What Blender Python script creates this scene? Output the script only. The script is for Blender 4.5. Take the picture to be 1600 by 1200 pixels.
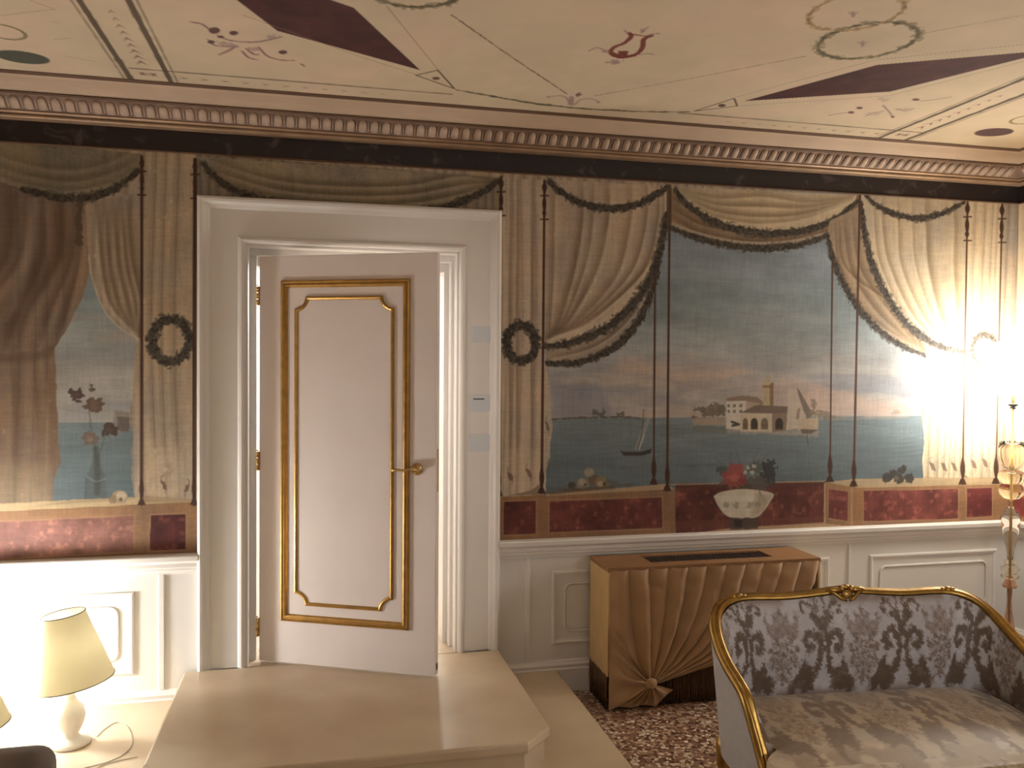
import bpy, bmesh, math, random
import numpy as np
from mathutils import Vector, Matrix

# ------------------------------------------------------------------ camera, world, exposure
for o in list(bpy.data.objects):
    bpy.data.objects.remove(o, do_unlink=True)
SC = bpy.context.scene
COL = SC.collection
rng = np.random.default_rng(7)
random.seed(7)

F_PX, YAW, PITCH, ROLL, EYE = 1302.0, 0.22728, -0.01938, -0.00689, 1.70

def cam_axes():
    cy, sy, cp, sp = math.cos(YAW), math.sin(YAW), math.cos(PITCH), math.sin(PITCH)
    f = np.array([sy*cp, cy*cp, sp]); r = np.array([cy, -sy, 0.0]); d = np.cross(f, r)
    cr, sr = math.cos(ROLL), math.sin(ROLL)
    return np.stack([r*cr + d*sr, -r*sr + d*cr, f])
AX = cam_axes()
cam_data = bpy.data.cameras.new('camera')
cam_data.sensor_width = 36.0
cam_data.lens = F_PX/1600.0*36.0
cam_data.clip_start = 0.05
cam = bpy.data.objects.new('camera', cam_data)
COL.objects.link(cam)
mw = Matrix.Identity(4)
for i in range(3):
    mw[i][0] = AX[0][i]; mw[i][1] = -AX[1][i]; mw[i][2] = -AX[2][i]
mw[2][3] = EYE
cam.matrix_world = mw
SC.camera = cam

world = bpy.data.worlds.new('world'); SC.world = world
world.use_nodes = True
world.node_tree.nodes['Background'].inputs[0].default_value = (0.9, 0.85, 0.8, 1)
world.node_tree.nodes['Background'].inputs[1].default_value = 0.02
SC.view_settings.view_transform = 'Standard'
SC.view_settings.look = 'None'
SC.view_settings.gamma = 1.0
SC.view_settings.use_curve_mapping = False
SC.view_settings.exposure = 0.0

P_ROOM = 42.0       # lamp of the room behind the viewer (W)
P_FILL = 16.0      # added pendant for general fill light (W)
P_TABLE = 1.1       # small table lamps (W)
P_HALL = 170.0       # hall lamp (W)
P_CORNER = 80.0     # globe lamp in the left corner (W)
WARM = (0.975, 0.985, 1.0)
E_TORCH = 44.0       # glow of the tall lamp's shade

# measured points of the photograph -> metres on the wall / ceiling / a level
def _ray(x, y):
    return AX.T @ np.array([(x-800)/F_PX, (y-600)/F_PX, 1.0])
WALL_Y, CEIL_Z = 4.2, 2.949
def wp(x, y):
    d = _ray(x, y); t = WALL_Y/d[1]
    return (d[0]*t, EYE + d[2]*t)
def lp(x, y, z):
    d = _ray(x, y); t = (z-EYE)/d[2]
    return (d[0]*t, d[1]*t)
def cp_(x, y):
    return lp(x, y, CEIL_Z)

# room limits
XL, XR, YB, YF = -1.80, 4.08, -1.70, 4.20
ZC = CEIL_Z

# ------------------------------------------------------------------ helpers
def srgb2lin(c):
    c = np.asarray(c, dtype=float)
    return np.where(c <= 0.04045, c/12.92, ((np.maximum(c, 0)+0.055)/1.055)**2.4)
def S(r, g, b):
    l = srgb2lin(np.array([r, g, b])/255.0)
    return (float(l[0]), float(l[1]), float(l[2]), 1.0)

def link(o, parent=None):
    COL.objects.link(o)
    if parent is not None:
        o.parent = parent
    return o
def tag(o, label=None, cat=None, group=None, kind=None):
    if label: o['label'] = label
    if cat: o['category'] = cat
    if group: o['group'] = group
    if kind: o['kind'] = kind
    return o
def empty(name, loc=(0, 0, 0), rz=0.0):
    o = bpy.data.objects.new(name, None)
    o.location = loc; o.rotation_euler = (0, 0, rz); o.empty_display_size = 0.05
    return link(o)
def mesh_data(name, verts, faces, mat, smooth=False):
    me = bpy.data.meshes.new(name)
    me.from_pydata([tuple(map(float, v)) for v in verts], [], [tuple(f) for f in faces])
    me.materials.append(mat)
    bm = bmesh.new(); bm.from_mesh(me)
    bmesh.ops.recalc_face_normals(bm, faces=bm.faces)
    bm.to_mesh(me); bm.free()
    if smooth:
        me.polygons.foreach_set('use_smooth', [True]*len(me.polygons))
    me.update()
    return me
def mesh(name, verts, faces, mat, parent=None, smooth=False, bevel=0, seg=2, auto=False):
    me = mesh_data(name, verts, faces, mat, smooth)
    o = link(bpy.data.objects.new(name, me), parent)
    if bevel:
        m = o.modifiers.new('bevel', 'BEVEL'); m.width = bevel; m.segments = seg
        m.limit_method = 'ANGLE'; m.angle_limit = math.radians(35)
        me.polygons.foreach_set('use_smooth', [True]*len(me.polygons))
        w = o.modifiers.new('wn', 'WEIGHTED_NORMAL'); w.keep_sharp = True
    return o
class MB:
    """collects vertices and faces of one mesh"""
    def __init__(s): s.v = []; s.f = []
    def add(s, v, f):
        n = len(s.v); s.v += [tuple(p) for p in v]; s.f += [tuple(i+n for i in q) for q in f]; return s
    def box(s, x0, x1, y0, y1, z0, z1):
        v = [(x, y, z) for x in (x0, x1) for y in (y0, y1) for z in (z0, z1)]
        return s.add(v, [(0, 1, 3, 2), (4, 6, 7, 5), (0, 4, 5, 1), (2, 3, 7, 6), (0, 2, 6, 4), (1, 5, 7, 3)])
    def prism(s, poly, a0, a1, fn):
        n = len(poly)
        v = [fn(a0, *p) for p in poly] + [fn(a1, *p) for p in poly]
        f = [tuple(range(n-1, -1, -1)), tuple(range(n, 2*n))]
        f += [(i, (i+1) % n, n+(i+1) % n, n+i) for i in range(n)]
        return s.add(v, f)
    def grid(s, rows, closed_u=False, closed_v=False):
        nv, nu = len(rows), len(rows[0])
        v = [p for r in rows for p in r]; f = []
        for j in range(nv - (0 if closed_v else 1)):
            for i in range(nu - (0 if closed_u else 1)):
                a = j*nu+i; b = j*nu+(i+1) % nu; c = ((j+1) % nv)*nu+(i+1) % nu; d = ((j+1) % nv)*nu+i
                f.append((a, b, c, d))
        return s.add(v, f)
    def lathe(s, prof, c=(0, 0, 0), n=24, cap=True):
        rows = [[(c[0]+r*math.cos(2*math.pi*k/n), c[1]+r*math.sin(2*math.pi*k/n), c[2]+z) for k in range(n)] for r, z in prof]
        base = len(s.v); s.grid(rows, closed_u=True)
        if cap:
            s.f.append(tuple(base+k for k in range(n)))
            s.f.append(tuple(base+(len(prof)-1)*n+k for k in range(n)))
        return s
    def tube(s, pts, rad, n=8, closed=False, flat=1.0, cap=True):
        pts = [Vector(p) for p in pts]; m = len(pts); rows = []
        up = Vector((0, 0, 1)); prev = None
        for i, p in enumerate(pts):
            a = pts[(i-1) % m] if (closed or i > 0) else p
            b = pts[(i+1) % m] if (closed or i < m-1) else p
            t = (b-a).normalized()
            if prev is None:
                nrm = t.orthogonal().normalized()
                if abs(t.z) < 0.95: nrm = (up - t*up.dot(t)).normalized()
            else:
                nrm = (prev - t*prev.dot(t)).normalized()
            prev = nrm; bi = t.cross(nrm)
            r = rad[i] if hasattr(rad, '__len__') else rad
            rows.append([p + nrm*(r*math.cos(2*math.pi*k/n)) + bi*(r*flat*math.sin(2*math.pi*k/n)) for k in range(n)])
        base = len(s.v); s.grid(rows, closed_u=True, closed_v=closed)
        if cap and not closed:
            s.f.append(tuple(base+k for k in range(n))); s.f.append(tuple(base+(m-1)*n+k for k in range(n)))
        return s
    def build(s, name, mat, parent=None, smooth=False, bevel=0, seg=2):
        return mesh(name, s.v, s.f, mat, parent, smooth, bevel, seg)

def sweep2d(path, prof, fn, closed=True):
    """profile (offset to the left of the path, height) swept with mitres; fn(a, b, h) -> 3D"""
    n = len(path); P = [np.array(p, float) for p in path]; rows = []
    for i in range(n):
        a = P[i-1] if (closed or i > 0) else None
        b = P[(i+1) % n] if (closed or i < n-1) else None
        d1 = (P[i]-a)/np.linalg.norm(P[i]-a) if a is not None else None
        d2 = (b-P[i])/np.linalg.norm(b-P[i]) if b is not None else None
        if d1 is None: d1 = d2
        if d2 is None: d2 = d1
        n1 = np.array([-d1[1], d1[0]]); n2 = np.array([-d2[1], d2[0]])
        m = n1+n2; m = m/max(1e-6, m@n1)
        if np.linalg.norm(m) > 2.2: m = m/np.linalg.norm(m)*2.2
        rows.append([fn(*(P[i]+m*o), h) for o, h in prof])
    mb = MB(); mb.grid(rows, closed_u=True, closed_v=closed)
    if not closed:
        k = len(prof); mb.f.append(tuple(range(k))); mb.f.append(tuple((n-1)*k+i for i in range(k)))
    return mb
def rrect(x0, x1, y0, y1, r=0.0, scoop=False, n=6):
    """closed rectangle path; corners rounded or scooped inwards"""
    if r <= 0: return [(x0, y0), (x1, y0), (x1, y1), (x0, y1)]
    out = []
    for cx, cy, a0 in ((x0, y0, 180), (x1, y0, 270), (x1, y1, 0), (x0, y1, 90)):
        sx = 1 if cx == x0 else -1; sy = 1 if cy == y0 else -1
        for k in range(n+1):
            if scoop:
                a = math.radians(a0 - 90 - 90*k/n)          # arc centred on the corner
                px, py = cx + r*math.cos(a), cy + r*math.sin(a)
            else:
                a = math.radians(a0 + 90*k/n)
                px, py = cx + sx*r + r*math.cos(a), cy + sy*r + r*math.sin(a)
            out.append((px, py))
    return out
def catmull(pts, n=8):
    P = [np.array(p, float) for p in pts]; P = [2*P[0]-P[1]] + P + [2*P[-1]-P[-2]]
    out = []
    for i in range(1, len(P)-2):
        for k in range(n):
            t = k/n
            out.append(0.5*((2*P[i]) + (-P[i-1]+P[i+1])*t + (2*P[i-1]-5*P[i]+4*P[i+1]-P[i+2])*t*t + (-P[i-1]+3*P[i]-3*P[i+1]+P[i+2])*t**3))
    out.append(P[-2])
    return np.array(out)

# ------------------------------------------------------------------ materials
def new_mat(name):
    m = bpy.data.materials.new(name); m.use_nodes = True
    nt = m.node_tree; return m, nt, nt.nodes['Principled BSDF']
def pbr(name, col, rough=0.5, metal=0.0, var=0.0, vscale=6.0, bump=0.0, bscale=200.0, spec=0.5, trans=0.0, ior=1.45, sheen=0.0, col2=None):
    m, nt, b = new_mat(name)
    b.inputs['Roughness'].default_value = rough; b.inputs['Metallic'].default_value = metal
    b.inputs['Specular IOR Level'].default_value = spec; b.inputs['Base Color'].default_value = col
    b.inputs['Transmission Weight'].default_value = trans; b.inputs['IOR'].default_value = ior
    if sheen: b.inputs['Sheen Weight'].default_value = sheen
    tc = nt.nodes.new('ShaderNodeTexCoord')
    if var or col2:
        n = nt.nodes.new('ShaderNodeTexNoise'); n.inputs['Scale'].default_value = vscale; n.inputs['Detail'].default_value = 6
        nt.links.new(tc.outputs['Object'], n.inputs['Vector'])
        r = nt.nodes.new('ShaderNodeValToRGB')
        c2 = col2 or tuple(c*(1-var) for c in col[:3])+(1,)
        r.color_ramp.elements[0].position = 0.35; r.color_ramp.elements[0].color = c2
        r.color_ramp.elements[1].position = 0.65; r.color_ramp.elements[1].color = col
        nt.links.new(n.outputs['Fac'], r.inputs['Fac']); nt.links.new(r.outputs['Color'], b.inputs['Base Color'])
    if bump:
        n = nt.nodes.new('ShaderNodeTexNoise'); n.inputs['Scale'].default_value = bscale
        nt.links.new(tc.outputs['Object'], n.inputs['Vector'])
        bp = nt.nodes.new('ShaderNodeBump'); bp.inputs['Strength'].default_value = bump; bp.inputs['Distance'].default_value = 0.002
        nt.links.new(n.outputs['Fac'], bp.inputs['Height']); nt.links.new(bp.outputs['Normal'], b.inputs['Normal'])
    return m
def painted(name, rough=0.7, bump=0.1, bscale=400, sheen=0.0, spec=0.3):
    """colour read from the paint attribute, with fine canvas relief"""
    m = pbr(name, (1, 1, 1, 1), rough, bump=bump, bscale=bscale, sheen=sheen, spec=spec)
    nt = m.node_tree; a = nt.nodes.new('ShaderNodeVertexColor'); a.layer_name = 'paint'
    nt.links.new(a.outputs['Color'], nt.nodes['Principled BSDF'].inputs['Base Color'])
    return m
def emission(name, col, strength):
    m = bpy.data.materials.new(name); m.use_nodes = True; nt = m.node_tree; nt.nodes.clear()
    e = nt.nodes.new('ShaderNodeEmission'); e.inputs[0].default_value = col; e.inputs[1].default_value = strength
    o = nt.nodes.new('ShaderNodeOutputMaterial'); nt.links.new(e.outputs[0], o.inputs[0])
    return m
def shade_mat(name, col, thru):
    m = bpy.data.materials.new(name); m.use_nodes = True; nt = m.node_tree; nt.nodes.clear()
    d = nt.nodes.new('ShaderNodeBsdfDiffuse'); d.inputs[0].default_value = col
    t = nt.nodes.new('ShaderNodeBsdfTranslucent'); t.inputs[0].default_value = thru
    mx = nt.nodes.new('ShaderNodeAddShader'); o = nt.nodes.new('ShaderNodeOutputMaterial')
    nt.links.new(d.outputs[0], mx.inputs[0]); nt.links.new(t.outputs[0], mx.inputs[1]); nt.links.new(mx.outputs[0], o.inputs[0])
    return m
M = {}
M['white'] = pbr('white_lacquer', S(224, 220, 214), 0.42, var=0.04, vscale=3)
M['door'] = pbr('door_paint', S(224, 212, 205), 0.45, var=0.05, vscale=4, bump=0.05, bscale=90)
M['dado'] = pbr('dado_paint', S(220, 217, 211), 0.4, var=0.04, vscale=3)
M['plain'] = pbr('plain_wall', S(190, 170, 140), 0.8, var=0.1, vscale=2)
M['gold'] = pbr('gilding', S(180, 144, 80), 0.36, 1.0, var=0.3, vscale=30)
M['gold_dark'] = pbr('old_gilding', S(188, 148, 84), 0.40, 0.8, var=0.25, vscale=25)
M['fillet'] = pbr('fillet_gilding', S(158, 128, 100), 0.5, 0.3, var=0.2, vscale=12)
M['brass'] = pbr('brass', S(206, 178, 128), 0.22, 1.0)
M['cove'] = pbr('cove_paint', S(188, 165, 142), 0.75, var=0.08, vscale=5)
M['plaster'] = pbr('dentil_plaster', S(184, 160, 140), 0.7, var=0.2, vscale=20)
M['dent_ground'] = pbr('dentil_ground', S(136, 110, 92), 0.8, var=0.25, vscale=12)
M['brown_line'] = pbr('brown_line', S(96, 70, 50), 0.7)
M['marble'] = pbr('step_marble', S(206, 188, 160), 0.38, vscale=2.2, col2=S(188, 166, 138), bump=0.03, bscale=60)
M['tan_cloth'] = pbr('gold_satin', S(176, 142, 104), 0.38, var=0.14, vscale=7, bump=0.06, bscale=500, sheen=0.4)
M['top_shaded'] = pbr('shaded_top_cloth', S(148, 108, 70), 0.6, var=0.12, vscale=9, bump=0.08, bscale=500)  # cover cloth darkened for the top, its shade under frontal light put into the colour
M['side_cloth'] = pbr('gold_side_cloth', S(206, 174, 122), 0.55, var=0.12, vscale=9, bump=0.08, bscale=500)
M['fringe'] = pbr('bullion_fringe', S(92, 68, 46), 0.8, var=0.3, vscale=60)
M['grille'] = pbr('grille_dark', S(66, 54, 50), 0.5)
M['cable'] = pbr('cable', S(156, 148, 132), 0.5)
M['velvet'] = pbr('grey_velvet', S(120, 108, 100), 0.9, var=0.25, vscale=14, sheen=0.5)
M['grey_cloth'] = pbr('pale_blue_cloth', S(186, 186, 190), 0.8, var=0.08, vscale=40, bump=0.1, bscale=700)
M['plate'] = pbr('plate', S(204, 209, 213), 0.35)
M['dash'] = pbr('dash', S(40, 38, 40), 0.5)
M['dark'] = pbr('dark_metal', S(50, 44, 40), 0.4, 0.6)
M['glass'] = pbr('amber_glass', (0.98, 0.92, 0.78, 1), 0.03, trans=1.0, ior=1.3)
M['rod'] = pbr('gilt_rod', S(190, 160, 104), 0.3, 0.6)
M['glass_clear'] = pbr('clear_glass', (0.98, 0.93, 0.85, 1), 0.03, trans=1.0, ior=1.25)
M['glass_red'] = pbr('red_glass', (0.82, 0.52, 0.36, 1), 0.06, trans=0.75, ior=1.3)
M['ceramic'] = pbr('ceramic', S(232, 226, 214), 0.25)
M['wood'] = pbr('leg_wood', S(120, 84, 44), 0.4)
M['shade'] = shade_mat('parchment_shade', S(214, 208, 182), S(104, 99, 78))
M['shade_trim'] = pbr('shade_trim', S(110, 100, 80), 0.6)
M['torch_shade'] = emission('lit_shade', (1.0, 0.965, 0.90, 1), E_TORCH)
M['mural'] = painted('mural_paint', 0.75, 0.12, 300)
M['ceil_paint'] = painted('ceiling_paint', 0.8, 0.08, 150)
M['damask'] = painted('damask', 0.52, 0.15, 600, sheen=0.3, spec=0.5)

def terrazzo():
    m, nt, b = new_mat('terrazzo')
    tc = nt.nodes.new('ShaderNodeTexCoord')
    v = nt.nodes.new('ShaderNodeTexVoronoi'); v.inputs['Scale'].default_value = 58
    e = nt.nodes.new('ShaderNodeTexVoronoi'); e.feature = 'DISTANCE_TO_EDGE'; e.inputs['Scale'].default_value = 58
    w = nt.nodes.new('ShaderNodeTexNoise'); w.inputs['Scale'].default_value = 30
    mix = nt.nodes.new('ShaderNodeMix'); mix.data_type = 'VECTOR'; mix.inputs[0].default_value = 0.03
    nt.links.new(tc.outputs['Object'], w.inputs['Vector'])
    nt.links.new(tc.outputs['Object'], mix.inputs[4]); nt.links.new(w.outputs['Color'], mix.inputs[5])
    for q in (v, e): nt.links.new(mix.outputs[1], q.inputs['Vector'])
    sp = nt.nodes.new('ShaderNodeSeparateColor'); nt.links.new(v.outputs['Color'], sp.inputs[0])
    r = nt.nodes.new('ShaderNodeValToRGB'); r.color_ramp.interpolation = 'CONSTANT'
    cols = [(0, S(150, 112, 94)), (0.2, S(196, 168, 138)), (0.38, S(112, 74, 60)), (0.55, S(214, 196, 172)), (0.68, S(88, 62, 52)), (0.8, S(168, 134, 108)), (0.92, S(226, 214, 196))]
    r.color_ramp.elements[0].color = cols[0][1]
    r.color_ramp.elements[1].position = cols[1][0]; r.color_ramp.elements[1].color = cols[1][1]
    for p, c in cols[2:]:
        q = r.color_ramp.elements.new(p); q.color = c
    nt.links.new(sp.outputs[0], r.inputs['Fac'])
    r2 = nt.nodes.new('ShaderNodeValToRGB'); r2.color_ramp.elements[0].position = 0.03; r2.color_ramp.elements[1].position = 0.1
    nt.links.new(e.outputs['Distance'], r2.inputs['Fac'])
    mx = nt.nodes.new('ShaderNodeMix'); mx.data_type = 'RGBA'; mx.inputs[6].default_value = S(140, 116, 100)
    nt.links.new(r2.outputs['Color'], mx.inputs[0]); nt.links.new(r.outputs['Color'], mx.inputs[7])
    nt.links.new(mx.outputs[2], b.inputs['Base Color']); b.inputs['Roughness'].default_value = 0.3
    return m
M['terrazzo'] = terrazzo()
def frieze_mat():
    m, nt, b = new_mat('dark_frieze')
    tc = nt.nodes.new('ShaderNodeTexCoord'); n = nt.nodes.new('ShaderNodeTexNoise')
    n.inputs['Scale'].default_value = 7; n.inputs['Detail'].default_value = 8; n.inputs['Distortion'].default_value = 1.5
    nt.links.new(tc.outputs['Object'], n.inputs['Vector'])
    r = nt.nodes.new('ShaderNodeValToRGB')
    r.color_ramp.elements[0].position = 0.56; r.color_ramp.elements[0].color = S(34, 26, 27)
    r.color_ramp.elements[1].position = 0.78; r.color_ramp.elements[1].color = S(92, 80, 78)
    nt.links.new(n.outputs['Fac'], r.inputs['Fac']); nt.links.new(r.outputs['Color'], b.inputs['Base Color'])
    b.inputs['Roughness'].default_value = 0.6
    return m
M['frieze'] = frieze_mat()

# ------------------------------------------------------------------ painter: paint on a flat grid, in metres
_tab = np.random.default_rng(3).random((256, 256))
def vnoise(u, v, sc, seed=0):
    x = u*sc + seed*17.3; y = v*sc + seed*31.7
    xi = np.floor(x).astype(int); yi = np.floor(y).astype(int); fx = x-xi; fy = y-yi
    fx = fx*fx*(3-2*fx); fy = fy*fy*(3-2*fy)
    g = lambda a, b: _tab[a & 255, b & 255]
    return (g(xi, yi)*(1-fx)+g(xi+1, yi)*fx)*(1-fy) + (g(xi, yi+1)*(1-fx)+g(xi+1, yi+1)*fx)*fy
def fbm(u, v, sc, seed=0, o=4):
    t = 0; a = 0.5; s = 0
    for k in range(o):
        t = t + a*vnoise(u, v, sc*2**k, seed+k); s += a; a *= 0.55
    return t/s
def sstep(a, b, x):
    t = np.clip((x-a)/(b-a), 0, 1); return t*t*(3-2*t)
def rgb(r, g, b): return np.array([r, g, b])/255.0

class Canvas:
    def __init__(s, u0, u1, v0, v1, du, dv, base, conv=None, unit=0.0033):
        nu, nv = int(round((u1-u0)/du))+1, int(round((v1-v0)/dv))+1
        s.u = np.linspace(u0, u1, nu); s.v = np.linspace(v0, v1, nv)
        s.U, s.V = np.meshgrid(s.u, s.v)
        s.C = np.empty((nv, nu, 3)); s.C[:] = np.asarray(base)
        s.conv = conv; s.unit = unit
    def pts(s, p): return np.array([s.conv(*q) for q in p]) if s.conv else np.array(p, float)
    def win(s, x0, x1, y0, y1):
        i0, i1 = np.searchsorted(s.u, [x0, x1]); j0, j1 = np.searchsorted(s.v, [y0, y1])
        return (slice(max(j0, 0), j1), slice(max(i0, 0), i1))
    def put(s, sl, m, col, clip=None):
        if clip is not None: m = m*clip[sl]
        m = m[..., None]; s.C[sl] = s.C[sl]*(1-m) + np.asarray(col)*m
    def polymask(s, P, soft=None, wob=0.0, wsc=60, seed=0):
        soft = s.unit*0.8 if soft is None else soft
        pad = soft+abs(wob)*1.2+0.004
        sl = s.win(P[:, 0].min()-pad, P[:, 0].max()+pad, P[:, 1].min()-pad, P[:, 1].max()+pad)
        x, y = s.U[sl], s.V[sl]
        if wob:
            x = x + wob*2*(vnoise(x, y, wsc, seed)-0.5); y = y + wob*2*(vnoise(s.U[sl], y, wsc, seed+9)-0.5)
        ins = np.zeros(x.shape, bool); d2 = np.full(x.shape, 1e9); n = len(P)
        for i in range(n):
            (x1, y1), (x2, y2) = P[i], P[(i+1) % n]
            if y1 != y2:
                c = ((y1 > y) != (y2 > y)) & (x < (x2-x1)*(y-y1)/(y2-y1)+x1); ins ^= c
            dx, dy = x2-x1, y2-y1; L = dx*dx+dy*dy+1e-12
            t = np.clip(((x-x1)*dx+(y-y1)*dy)/L, 0, 1)
            d2 = np.minimum(d2, (x-x1-t*dx)**2+(y-y1-t*dy)**2)
        sd = np.sqrt(d2)*np.where(ins, 1, -1)
        return sl, sstep(-soft, soft, sd)
    def fill(s, p, col, alpha=1.0, soft=None, wob=0.0, wsc=60, seed=0, clip=None, smooth=0):
        P = s.pts(p)
        if smooth: P = catmull(list(P)+[P[0]], smooth)[:-1]
        sl, m = s.polymask(P, soft, wob, wsc, seed)
        if callable(col): col = col(s.U[sl], s.V[sl])
        s.put(sl, m*alpha, col, clip)
    def mask(s, p, **k):
        sl, m = s.polymask(s.pts(p), **k); f = np.zeros(s.U.shape); f[sl] = m; return f
    def dist(s, P, pad):
        sl = s.win(P[:, 0].min()-pad, P[:, 0].max()+pad, P[:, 1].min()-pad, P[:, 1].max()+pad)
        x, y = s.U[sl], s.V[sl]; d2 = np.full(x.shape, 1e9); side = np.zeros(x.shape); tt = np.zeros(x.shape)
        n = len(P)-1
        for i in range(n):
            (x1, y1), (x2, y2) = P[i], P[i+1]
            dx, dy = x2-x1, y2-y1; L = dx*dx+dy*dy+1e-12
            t = np.clip(((x-x1)*dx+(y-y1)*dy)/L, 0, 1)
            q = (x-x1-t*dx)**2+(y-y1-t*dy)**2; b = q < d2
            d2 = np.where(b, q, d2); side = np.where(b, np.sign(dx*(y-y1)-dy*(x-x1)), side); tt = np.where(b, (i+t)/n, tt)
        return sl, np.sqrt(d2), side, tt
    def stroke(s, p, w, col, alpha=1.0, smooth=6, clip=None, soft=0.6, rag=0.0, rsc=90, seed=0, taper=0.0):
        """w: half width in photo pixels"""
        P = s.pts(p); P = catmull(P, smooth) if smooth and len(P) > 2 else P
        u = s.unit; sl, d, side, tt = s.dist(P, (w*(1+rag)+3)*u)
        ww = w*u
        if rag: ww = ww*(1+rag*2*(vnoise(s.U[sl], s.V[sl], rsc, seed)-0.5)*1.4)
        if taper: ww = ww*(1-taper*np.abs(2*tt-1)**2)
        m = 1-sstep(ww-soft*u, ww+soft*u, d)
        if callable(col): col = col(s.U[sl], s.V[sl])
        s.put(sl, m*alpha, col, clip)
    def fold(s, p, w, a=0.4, clip=None, dark=(0.42, 0.32, 0.22), light=(0.93, 0.86, 0.72), flip=1, smooth=6):
        P = s.pts(p); P = catmull(P, smooth) if smooth and len(P) > 2 else P
        u = s.unit; sl, d, side, tt = s.dist(P, 4*w*u)
        d = d*side*flip/u
        env = np.sin(np.pi*np.clip(tt, 0.02, 0.98))**0.4
        md = np.where(d > 0, np.exp(-(d/(w*1.6))**2), np.exp(-(d/(w*0.45))**2))*a*env
        ml = np.exp(-((d+w*1.1)/(w*0.7))**2)*a*0.55*env
        s.put(sl, ml, light, clip); s.put(sl, md, dark, clip)
    def ell(s, c, rx, ry, col, alpha=1.0, soft=0.8, wob=0.0, clip=None, wsc=80, seed=0, n=20):
        s.fill([(c[0]+rx*math.cos(2*math.pi*k/n), c[1]+ry*math.sin(2*math.pi*k/n)) for k in range(n)], col, alpha, soft*s.unit, wob*s.unit, wsc, seed, clip)
    def to_mesh(s, name, mat, fn, hole=None, parent=None):
        nv, nu = s.U.shape
        co = fn(s.U.ravel(), s.V.ravel()).astype(np.float32)
        i = np.arange((nv-1)*nu).reshape(nv-1, nu)[:, :-1].ravel()
        q = np.stack([i, i+1, i+nu+1, i+nu], 1)
        if hole is not None:
            cu = (s.U[:-1, :-1]+s.U[1:, 1:]).ravel()/2; cv = (s.V[:-1, :-1]+s.V[1:, 1:]).ravel()/2
            q = q[~hole(cu, cv)]
        C = s.C.reshape(-1, 3)
        if hole is not None:
            used = np.zeros(nu*nv, bool); used[q.ravel()] = True
            mp = np.cumsum(used)-1; co = co[used]; C = C[used]; q = mp[q]
        me = raw_mesh(name, co, q, mat); paint_mesh(me, C)
        return link(bpy.data.objects.new(name, me), parent)
def raw_mesh(name, co, q, mat, smooth=False):
    me = bpy.data.meshes.new(name)
    me.vertices.add(len(co)); me.vertices.foreach_set('co', np.ascontiguousarray(co, np.float32).ravel())
    me.loops.add(len(q)*4); me.loops.foreach_set('vertex_index', np.ascontiguousarray(q, np.int32).ravel())
    me.polygons.add(len(q)); me.polygons.foreach_set('loop_start', np.arange(0, len(q)*4, 4, dtype=np.int32))
    if smooth: me.polygons.foreach_set('use_smooth', np.ones(len(q), bool))
    me.materials.append(mat); me.update(calc_edges=True)
    return me
def paint_mesh(me, C):
    a = me.color_attributes.new('paint', 'FLOAT_COLOR', 'POINT')
    c = np.ones((len(C), 4), np.float32); c[:, :3] = srgb2lin(np.clip(C, 0, 1))
    a.data.foreach_set('color', c.ravel())

# ------------------------------------------------------------------ the room shell
def struct(o): o['kind'] = 'structure'; return o
DX0, DX1, DZ1 = -0.345, 0.688, 2.285      # clear door opening inside the casing
PLAT = 0.25                               # top of the door platform
fl = struct(MB().box(XL-0.3, XR+0.3, YB-0.3, YF, -0.1, 0.0).build('floor', M['terrazzo']))
poly = [(XL-0.2, 0), (DX0-0.01, 0), (DX0-0.01, DZ1+0.01), (DX1+0.01, DZ1+0.01), (DX1+0.01, 0), (XR+0.2, 0), (XR+0.2, 3.1), (XL-0.2, 3.1)]
wall_back = struct(MB().prism(poly, YF, YF+0.3, lambda a, x, z: (x, a, z)).build('wall_back', M['dado']))
wall_right = struct(MB().box(XR, XR+0.2, YB-0.2, YF, 0, 3.1).build('wall_right', M['dado']))
wall_left = struct(MB().box(XL-0.2, XL, YB-0.2, YF, 0, 3.1).build('wall_left', M['dado']))
wall_front = struct(MB().box(XL, XR, YB-0.2, YB, 0, 3.1).build('wall_front', M['plain']))

def ring(prof, p_in=0.0):
    """profile (projection from the wall, z) carried round the four walls"""
    rows = [[(XL+p, YB+p, z), (XR-p, YB+p, z), (XR-p, YF-p, z), (XL+p, YF-p, z)] for p, z in prof]
    return MB().grid(rows, closed_u=True)
# cornice: dark frieze, gilt fillet, dentil course, brown fillet, painted cove
tr = struct(ring([(0.0, 2.888), (0.15, 2.889), (0.157, 2.893), (0.17, 2.900), (0.19, 2.914), (0.213, 2.935), (0.235, 2.948), (0.245, 2.953), (0.0, 2.97)]).build('trim_1', M['cove'], smooth=False))
tag(tr, 'beige painted cornice cove with plaster dentil course')
ring([(0.0, 2.803), (0.050, 2.804), (0.058, 2.809), (0.060, 2.815), (0.056, 2.820), (0.064, 2.823), (0.070, 2.829), (0.068, 2.836), (0.0, 2.84)]).build('gilt_fillet', M['fillet'], tr)['label'] = 'thin gilded fillet under the dentils'
ring([(0.0, 2.836), (0.076, 2.834), (0.082, 2.838), (0.135, 2.880), (0.148, 2.884), (0.0, 2.886)]).build('dentil_ground', M['dent_ground'], tr)
ring([(0.0, 2.883), (0.153, 2.882), (0.158, 2.887), (0.154, 2.892), (0.0, 2.891)]).build('line_fillet', M['brown_line'], tr)
ring([(0.20, 2.940), (0.243, 2.944), (0.252, 2.947), (0.254, 2.952), (0.20, 2.953)]).build('ceiling_fillet', M['brown_line'], tr)
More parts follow.
